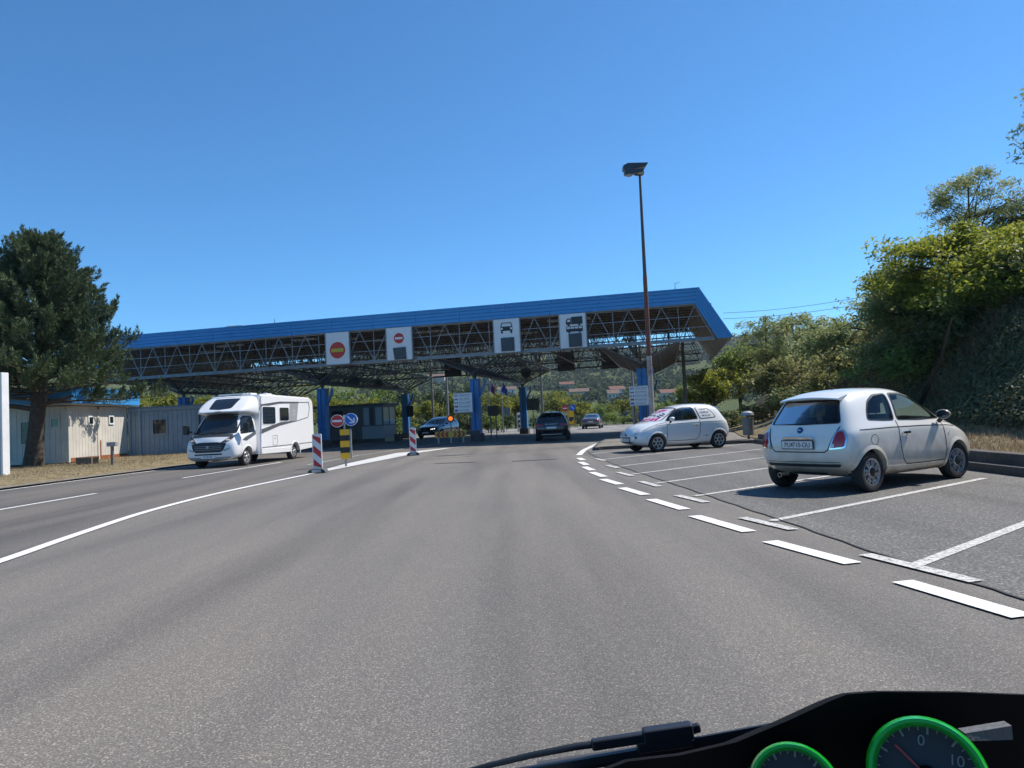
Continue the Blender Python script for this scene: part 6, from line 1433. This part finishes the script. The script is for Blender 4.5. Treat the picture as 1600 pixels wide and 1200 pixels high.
for i, (px, pt, dep, r, lab) in enumerate([(255, 600, 62, 3.4, 'bright tree behind the grey cabin, under the left end of the canopy'), (330, 602, 66, 3.2, 'bright tree directly above the cab of the motorhome'), (398, 604, 64, 2.8, 'bright tree above the rear roof of the motorhome'), (452, 604, 68, 3.0, 'bright tree seen behind the left blue column'), (205, 590, 72, 3.5, 'bright tree mostly hidden behind the conifer')]):
    top = D(px, pt, dep); h = top.z; tree('leafy_tree', lab, (top.x, top.y, 0), h, (0, 0, h * .52, r, r, h * .5), L_LIME, 90, 42, .17, group='trees behind the cabins', seed=40 + i, trunk=.12, clump=.65)
for i, (px, pt, dep, r, lf, lab) in enumerate([(640, 590, 105, 3.6, L_DARK, 'dark green tree far behind the left bracket'), (590, 585, 110, 4.0, L_GREEN, 'grey green tree far behind the booth roof'), (735, 590, 108, 3.2, L_DARK, 'dark tree far behind the middle column'), (690, 596, 100, 2.6, L_DARK, 'dark slim tree behind the pale mast'), (520, 585, 100, 4.5, L_GREEN, 'broad grey green tree far behind the left blue column'), (940, 628, 120, 3.0, L_GREEN, 'round green tree beyond the fence behind the grey saloon'), (1040, 625, 105, 3.4, L_GREEN, 'round green tree behind the lamp post foot')]):
    top = D(px, pt, dep); h = top.z + .3; tree('dark_tree', lab, (top.x, top.y, -.3), h, (0, 0, h * .55, r, r, h * .45), lf, 60, 34, .24, group='darker trees beyond the limes', seed=60 + i, trunk=.14, clump=.8)
# hedge of shrubs along the road behind the canopy
for i, (px, dep, r, h, lab) in enumerate([(625, 64, 1.5, 1.9, 'clipped dark shrub right of the kiosk steps'), (650, 66, 1.6, 1.7, 'dark shrub left of the car with lit headlamps'), (733, 62, 1.5, 2.0, 'dark shrub behind the chevron barrier'), (765, 64, 1.7, 1.9, 'dark shrub under the two flags'), (785, 66, 1.4, 1.7, 'dark shrub right of the brown board'), (900, 84, 2.0, 1.7, 'dark shrub behind the yellow far sign'), (960, 86, 2.2, 1.7, 'dark shrub right of the grey saloon'), (1000, 88, 2.0, 1.9, 'dark shrub behind the right blue column'), (850, 84, 2.0, 1.8, 'dark shrub behind the roof of the black hatchback')]):
    p = D(px, 660, dep); tree('shrub', lab, (p.x, p.y, gz(p.x, p.y)), h, (0, 0, h * .5, r * 1.5, r * .8, h * .52), L_GREEN if i % 3 == 0 else L_DARK, 46, 40, .11, 'shrub', 'shrubs along the road behind the canopy', 80 + i, .04, clump=.38, stems=2)
# right bank trees
bt_ = [ # px, top, depth, rx, rz, leaf, nclump, per, size, name, label, kw
 (1500, 300, 20.5, 2.5, 2.4, L_BRIGHT, 230, 95, .066, 'leafy_tree', 'bright yellow green tree on the bank above the near white hatchback', dict(open_=.25, clump=.48, flat=.42, cdz=-1.5)),
 (1600, 330, 18.5, 2.4, 2.3, L_BRIGHT, 210, 95, .062, 'leafy_tree', 'bright green tree cut by the right edge, low on the bank', dict(open_=.25, clump=.48, flat=.42, cdz=-1.2)),
 (1405, 375, 22.5, 1.6, 1.8, L_ACACIA, 150, 80, .066, 'leafy_tree', 'darker green tree on the bank, left of the bright yellow green one', dict(clump=.42, cdz=-.6)),
 (1508, 250, 24.5, 1.75, 1.35, L_ACACIA, 120, 60, .066, 'acacia_tree', 'tall airy acacia with feathery crown rising against the sky', dict(open_=.3, clump=.34, flat=.6, trunk=.07, aspect=.36)),
 (1640, 100, 22, 1.3, 2.0, L_ACACIA, 60, 40, .085, 'acacia_tree', 'acacia mostly outside the frame, twigs showing at the right edge', dict(open_=.4, clump=.34, trunk=.07, aspect=.36)),
 (1590, 290, 27, 1.9, 1.9, L_DARK, 140, 70, .075, 'leafy_tree', 'dark tree behind the bright one at the right edge', dict()),
 (1310, 478, 33, 2.2, 1.7, L_ACACIA, 110, 50, .10, 'leafy_tree', 'bushy tree on the bank top below the cables', dict(clump=.5)),
 (1248, 470, 42, 2.3, 2.2, L_ACACIA, 110, 50, .12, 'acacia_tree', 'pale acacia on the bank, left of the cables', dict(open_=.25, clump=.5, aspect=.4)),
 (1195, 480, 47, 2.4, 2.3, L_ACACIA, 110, 50, .12, 'acacia_tree', 'pale acacia just right of the canopy end', dict(open_=.25, clump=.5, aspect=.4)),
 (1150, 520, 52, 2.8, 2.3, L_GREEN, 110, 50, .13, 'leafy_tree', 'light green tree below the right tip of the canopy', dict(clump=.6)),
 (1112, 560, 50, 2.3, 1.9, L_BRIGHT, 110, 50, .12, 'leafy_tree', 'low light green tree behind the roof of the far white hatchback', dict(clump=.5)),
 (1215, 545, 38, 2.3, 1.6, L_SCRUB, 110, 50, .11, 'leafy_tree', 'round green bush tree halfway up the bank', dict(clump=.5)),
 (1365, 440, 27, 1.6, 1.5, L_ACACIA, 70, 44, .09, 'acacia_tree', 'airy young acacia leaning out left over the bank', dict(open_=.3, clump=.4, aspect=.38)),
 (1085, 590, 58, 1.9, 1.5, L_GREEN, 80, 44, .13, 'leafy_tree', 'small green tree right of the dark mast', dict(clump=.5)),
]
for i, (px, pt, dep, rx, rz, lf, nc, per, ls, nm, lab, kw) in enumerate(bt_):
    top = D(px, pt, dep); zb = bank(top.x, top.y) - .05; h = top.z - zb; kw = dict(kw); cdz = kw.pop('cdz', 0)
    tree(nm, lab, (top.x, top.y, zb), h, (0, 0, h - rz, rx, rx * .9, rz), lf, nc, per, ls, group='trees on the right bank', seed=100 + i, **({'trunk': .12} | kw))
# undergrowth on the bank
bs = [(1420, 500, 20, 1.3, .9), (1480, 480, 19, 1.3, .9), (1560, 470, 18, 1.3, .9), (1640, 470, 17, 1.4, 1.0), (1370, 505, 23, 1.2, .8), (1330, 520, 26, 1.3, .8), (1290, 535, 29, 1.3, .8), (1255, 560, 32, 1.3, .8), (1225, 580, 36, 1.4, .8), (1180, 585, 41, 1.5, .9), (1140, 610, 45, 1.5, .8), (1440, 545, 20.5, .9, .6), (1350, 565, 26, .9, .6), (1300, 585, 29, .8, .5), (1100, 630, 50, 1.6, .7)]
words = ['above the rear of the near white hatchback', 'above the roof of the near white hatchback', 'above the windscreen of the near white hatchback', 'at the right edge over the shaded flank', 'left of the darker green bank tree', 'under the cables at the bank crest', 'left of the crest under the cables', 'where the bank turns pale', 'over the dry flank of the bank', 'below the pale acacia by the canopy', 'below the light green tree at the canopy tip', 'on the shaded flank right above the rear spoiler', 'small and low on the brown flank', 'lowest on the brown flank, above the dry grass', 'just right of the dark mast']
for i, (px, py, dep, r, rz) in enumerate(bs):
    p = D(px, py, dep); zb = bank(p.x, p.y); tree('bush', 'green bush ' + words[i], (p.x, p.y, zb - .1), rz * 2, (0, 0, rz * .7, r, r, rz), (L_SCRUB, L_ACACIA, L_SCRUB)[i % 3] if i > 3 else (L_GREEN, L_DARK)[i % 2], 60, 46, .075, 'bush', 'bushes on the right bank', 140 + i, .03, clump=.36, stems=3)
# leaning dark trunk on the shaded flank
p = D(1438, 632, 15.4); q = D(1480, 520, 16.2); t = thing('leaning_trunk', 'bare dark trunk leaning right out of the shaded flank behind the near car', 'tree', p); m = MB(); d = q - p
m.path([(-.05, 0, -.4), (0, 0, 0), d * .3 + Vector((.03, 0, 0)), d * .6 + Vector((.08, 0, 0)), d, d * 1.25 + Vector((.1, .2, 0))], [.06, .052, .046, .04, .032, .014], 9)
m.build('trunk', mat('dark_bark', (.012, .012, .011), .95, var=.4, scale=9, spec=.03), t, smooth=60)
# ivy and brambles over the flank, straw on the apron and verge
def scatter_bank(name, n, y0, y1, t0, t1, leaf, size, lift, aspect, jit, up=None):
    global rng
    rng = np.random.default_rng(len(name) * 7 + n); ys_ = y0 + (y1 - y0) * rng.uniform(0, 1, n) ** 1.25; ts = rng.uniform(t0, t1, n); P = np.zeros((n, 3)); N = np.zeros((n, 3))
    for i in range(n):
        y = ys_[i]; x = foot(y) + ts[i]; z = bank(x, y); P[i] = (x, y, z + lift * rng.uniform(0, 1)); N[i] = (-(bank(x + .2, y) - z) / .2, -(bank(x, y + .2) - z) / .2, 1)
    N /= np.linalg.norm(N, axis=1)[:, None]
    if up is not None: o = quads(name, P, size * rng.uniform(.5, 1.4, n), leaf, None, aspect, axis=np.tile(np.array(up, float), (n, 1)))
    else: o = quads(name, P, size * rng.uniform(.5, 1.4, n), leaf, None, aspect, N, jit)
    o['kind'] = 'stuff'; return o
scatter_bank('ivy_cover', 120000, 8.5, 20, .15, 4.6, L_IVY, .042, .24, .75, .9)
scatter_bank('bramble_cover', 40000, 18.5, 62, .9, 6.0, L_SCRUB, .11, .45, .6, 1.0)
scatter_bank('thicket_cover', 26000, 19, 50, .2, 4.5, L_SCRUB, .075, .8, .5, 1.2)
L_BROWN = leaf_mat('brown_stem', [(.07, .05, .03), (.15, .11, .06), (.24, .19, .10)], .15, .9)
scatter_bank('dead_stems', 14000, 17, 40, -.3, 3.2, L_BROWN, .16, .3, .07, 1, (-.4, -.1, .8))
scatter_bank('dry_grass', 14000, 8.5, 30, -1.0, .25, L_DRY, .075, .03, .09, 1, (0, 0, 1))
scatter_bank('straw_litter', 9000, 18, 40, -1.6, .9, L_DRY, .10, .05, .15, 1, (-.5, 0, .4))
rng = np.random.default_rng(77); n = 14000; vx = rng.uniform(0, 1, n) ** .8; vy_ = 8 + 32 * rng.uniform(0, 1, n); P = np.zeros((n, 3))
for i in range(n):
    e = float(np.interp(vy_[i], [-25, 5, 18, 27, 33, 45, 60], [-15.6, -15.4, -14.9, -14.3, -13.9, -13.6, -13])); x = e - .8 - 7.5 * vx[i]; P[i] = (x, vy_[i], verge_h(x, vy_[i]) + .02)
o = quads('verge_grass', P, .07 * rng.uniform(.5, 1.5, n), L_DRY, None, .12, axis=np.tile(np.array([0, 0, 1.]), (n, 1))); o['kind'] = 'stuff'
# ------------------------------------------------------------------ wooded hill
FOR = leaf_mat('forest_crown', [(.022, .042, .016), (.04, .066, .022), (.07, .095, .03)], .1, .9)
def forest(n, seed, per=26):
    r = np.random.default_rng(seed); cs = []; ss = []
    while len(cs) < n:
        d = 300 + 950 * r.uniform() ** .75; a = r.uniform(-.46, .42); x, y = d * math.sin(a), d * math.cos(a)
        # terraces and fields near the houses stay open
        if d < 620 and math.sin(x / 23 + 1) + math.sin(y / 31 + x / 60) > 1.35: continue
        cs.append((x, y, gh2(x, y))); ss.append(r.uniform(2.0, 4.2) * (1.25 if d > 620 else .8))
    cs = np.array(cs); ss = np.array(ss); off = r.normal(size=(n * per, 3)); off /= np.linalg.norm(off, axis=1)[:, None]; nn = off.copy(); nn[:, 2] += .4
    S_ = np.repeat(ss, per)[:, None]; P = np.repeat(cs, per, 0) + off * S_ * r.uniform(.55, 1.0, (n * per, 1)); P[:, 2] += S_[:, 0] * .55
    global rng
    rng = r; o = quads('hill_forest', P, S_[:, 0] * r.uniform(.22, .5, n * per), FOR, None, .7, nn, .9); o['kind'] = 'stuff'
forest(11000, 3)
# houses on the slope
TILE = mat('roof_tile', (.15, .055, .035), .8, var=.3, scale=1.0); TILE2 = mat('pale_roof_tile', (.16, .095, .07), .8, var=.3, scale=1.0)
HW = mat('house_white', (.62, .62, .60), .7, var=.1, scale=1); HC = mat('house_cream', (.42, .36, .30), .7, var=.15, scale=1)
def house(px, py, depth, w_, d_, h_, wall, roof, label, rz):
    p = D(px, py, depth); t = thing('hill_house', label, 'house', (p.x, p.y, gh2(p.x, p.y) + 1.0), rz, 'houses on the wooded hillside')
    zb = max(0, p.z - (gh2(p.x, p.y) + 1.0)) * 0
    m = MB(); m.b2((-w_/2, -d_/2, -4), (w_/2, d_/2, h_)); m.build('wall', wall, t)
    m = MB(); m.prism([(-d_/2 - .5, h_ - .2), (d_/2 + .5, h_ - .2), (0, h_ + 1.6)], 'yz', -w_/2 - .5, w_/2 + .5); m.build('roof', roof, t)
    for k in range(3): x = -w_/2 + w_ * (k + .5) / 3; q = MB(); q.b2((x - .45, -d_/2 - .06, h_ - 1.8), (x + .45, -d_/2 + .02, h_ - .7)); q.build('window', DGLASS, t)
def hill_depth(px, py, d0=200, d1=1250):
    d = ray(px, py); s = d0
    while s < d1:
        p = EYEV + d * (s / d.y)
        if p.z < gh2(p.x, p.y) + 2.5: return s
        s += 6
    return None
for (px, py, w_, d_, h_, wl_, rf_, lab, rz) in ((885, 604, 11, 7, 3.4, HC, TILE, 'red roofed house on the hill above the black hatchback', .1), (905, 617, 12, 7, 3.6, HC, TILE2, 'wide brown roofed house on the hill below the first red roof', -.1), (963, 611, 10, 7, 3, HW, TILE, 'red roofed house on the hill left of the right blue column', .2), (958, 623, 6, 6, 4.5, HW, TILE2, 'tall white house on the hill left of the right blue column', .0),
      (792, 614, 13, 7, 4, HW, TILE2, 'long pale house on the hill behind the flags', .05), (683, 594, 15, 8, 5, HC, TILE2, 'long beige house on the hill behind the left masts', -.05), (1044, 617, 10, 7, 3, HW, TILE, 'white house with red roof on the hill right of the lamp post', .1)):
    dp = hill_depth(px, py) or 600; house(px, py, dp, w_ * .8, d_ * .8, h_ * .85, wl_, rf_, lab, rz)
# ------------------------------------------------------------------ the viewer's own car: cowl, gauges, wiper
def cockpit():
    t = thing('car_cockpit', 'black dashboard of the car we sit in, with green rimmed gauges and a windscreen wiper', 'car', (0, 0, 0))
    DASH = mat('dash_black', (.004, .004, .0045), .8, spec=.12); Yd = .80
    sil = [(900, 1222), (980, 1190), (1064, 1180), (1150, 1160), (1231, 1126), (1298, 1095), (1323, 1085), (1375, 1081), (1500, 1082), (1600, 1086), (1780, 1092)]
    top = [D(px, py, Yd) for px, py in sil]
    m = MB(); n = len(top); vs = []
    for q in top:
        vs += [Vector((q.x, q.y + .22, q.z - .16)), Vector((q.x, q.y + .16, q.z - .09)), Vector((q.x, q.y + .05, q.z - .022)), Vector((q.x, q.y + .012, q.z - .003)), Vector((q.x, q.y, q.z)), Vector((q.x, q.y + .002, q.z - .008)), Vector((q.x, q.y + .015, q.z - .03)), Vector((q.x, q.y + .03, q.z - .32))]
    k = 8; fs = [(i*k+j, i*k+j+1, (i+1)*k+j+1, (i+1)*k+j) for i in range(n-1) for j in range(k-1)] + [tuple(range(k)), tuple(reversed(range((n-1)*k, n*k)))]
    m.add(vs, fs); cowl = m.build('dash_cowl', DASH, t, smooth=50, fix=True)
    GREEN = mat('green_ring', (.006, .33, .022), .22, coat=.4); DIAL = mat('dial_face', (.045, .045, .055), .6, spec=.2); MK = mat('dial_mark', (.20, .20, .20), .6)
    for (px, py, r, d, lab) in ((1242, 1238, 70, .70, 0), (1449, 1213, 85, .70, 1)):
        c = D(px, py, d); rad = r / FPX * d; nrm = (EYEV - c).normalized()
        M_ = facing(c, nrm, CU)
        g = MB(); g.lathe([(rad * .80, -.05), (rad * .82, .003), (rad * .87, .010), (rad * .93, .010), (rad * .98, .004), (rad, -.006), (rad, -.05)], (0, 0, 0), 'z', 48); o = g.build('gauge', GREEN, t, smooth=60); o.matrix_local = M_
        f = MB(); f.lathe([(rad * .85, -.012), (0, -.012)], (0, 0, 0), 'z', 40); f.build('dial', DIAL, o)
        tk = MB()
        for i in range(25):
            a = R(225 - 270 * i / 24); r0 = rad * (.70 if i % 3 == 0 else .76); tk.bar((r0 * math.cos(a), r0 * math.sin(a), -.011), (rad * .82 * math.cos(a), rad * .82 * math.sin(a), -.011), .0011 if i % 3 else .002, .0008)
        tk.build('scale_marks', MK, o)
        nd = MB(); a = R(142 if lab else 200); nd.bar((-.1 * rad * math.cos(a), -.1 * rad * math.sin(a), -.008), (.66 * rad * math.cos(a), .66 * rad * math.sin(a), -.008), .002, .001); nd.build('needle', mat('needle_red', (.4, .03, .02), .4), o)
        hb = MB(); hb.lathe([(rad * .18, -.012), (rad * .15, -.004), (0, -.003)], (0, 0, 0), 'z', 24); hb.build('hub', DASH, o, smooth=50)
        if lab:
            for s_, a in (('0', 100), ('10', 38), ('20', 12)): text_part('dial_number', s_, rad * .26, MK, o, Matrix.Translation((rad * .58 * math.cos(R(a)), rad * .58 * math.sin(R(a)), -.011)), .0003)
        bk = MB(); bk.lathe([(rad * 1.02, -.05), (rad * .9, -.16), (0, -.16)], (0, 0, 0), 'z', 30); bk.build('pod', DASH, o, smooth=50)
    a, b, c_, d_ = D(1508, 1146, .74), D(1581, 1134, .76), D(1583, 1156, .76), D(1515, 1158, .74); off = Vector((0, .012, 0)); m = MB(); m.add([a, b, c_, d_, a + off, b + off, c_ + off, d_ + off], [(0, 1, 2, 3), (7, 6, 5, 4), (0, 4, 5, 1), (1, 5, 6, 2), (2, 6, 7, 3), (3, 7, 4, 0)]); m.build('vent_blade', mat('vent_grey', (.06, .063, .07), .6, bump=.2, bscale=200), t)
    # wiper
    WB = mat('wiper_black', (.018, .02, .024), .4, var=.2, scale=60)
    Yw = 1.0; P = lambda x, y, dd=0: D(x, y, Yw + dd)
    m = MB(); m.path([P(700, 1214), P(760, 1197), P(830, 1180), P(900, 1166.5), P(935, 1162)], [.0036, .004, .0045, .005, .005], 8); w_ = m.build('wiper_arm', WB, t, smooth=60)
    m = MB(); m.bar(P(924, 1164), P(1010, 1151), .012, .014); m.bar(P(1005, 1151), P(1082, 1140), .018, .020); m.bar(P(1070, 1142), P(1094, 1136), .010, .012); m.build('arm_sleeve', WB, t, bevel=.003)
    m = MB(); m.bar(P(995, 1166), P(1080, 1155), .018, .014); m.bar(P(1010, 1158), P(1030, 1172), .010, .010); m.bar(P(1075, 1150), P(1060, 1168), .010, .010); m.build('blade_clip', WB, t, bevel=.002)
    m = MB(); m.bar(P(790, 1211), P(1000, 1175), .008, .010); m.bar(P(1000, 1175), P(1190, 1144), .008, .010); m.bar(P(790, 1217, .01), P(1190, 1150, .01), .003, .010); m.bar(P(1085, 1156, -.005), P(1220, 1131, -.005), .004, .006); m.build('wiper_blade', WB, t)
    m = MB(); m.bar(P(840, 1202, .02), P(1200, 1147, .02), .02, .012); m.build('scuttle_edge', mat('scuttle_grey', (.05, .05, .055), .6), t)
cockpit()
HZ = bpy.data.materials.new('haze'); HZ.use_nodes = True; nt = HZ.node_tree; nt.nodes.remove(nt.nodes['Principled BSDF']); pv = nt.nodes.new('ShaderNodeVolumePrincipled')
pv.inputs['Color'].default_value = (.72, .84, 1, 1); pv.inputs['Density'].default_value = .00015; pv.inputs['Anisotropy'].default_value = .3; nt.links.new(pv.outputs[0], nt.nodes['Material Output'].inputs['Volume'])
m = MB(); m.b2((-1300, -60, -3), (1300, 1560, 150)); o = m.build('haze', HZ); o['kind'] = 'stuff'
bpy.context.view_layer.update()
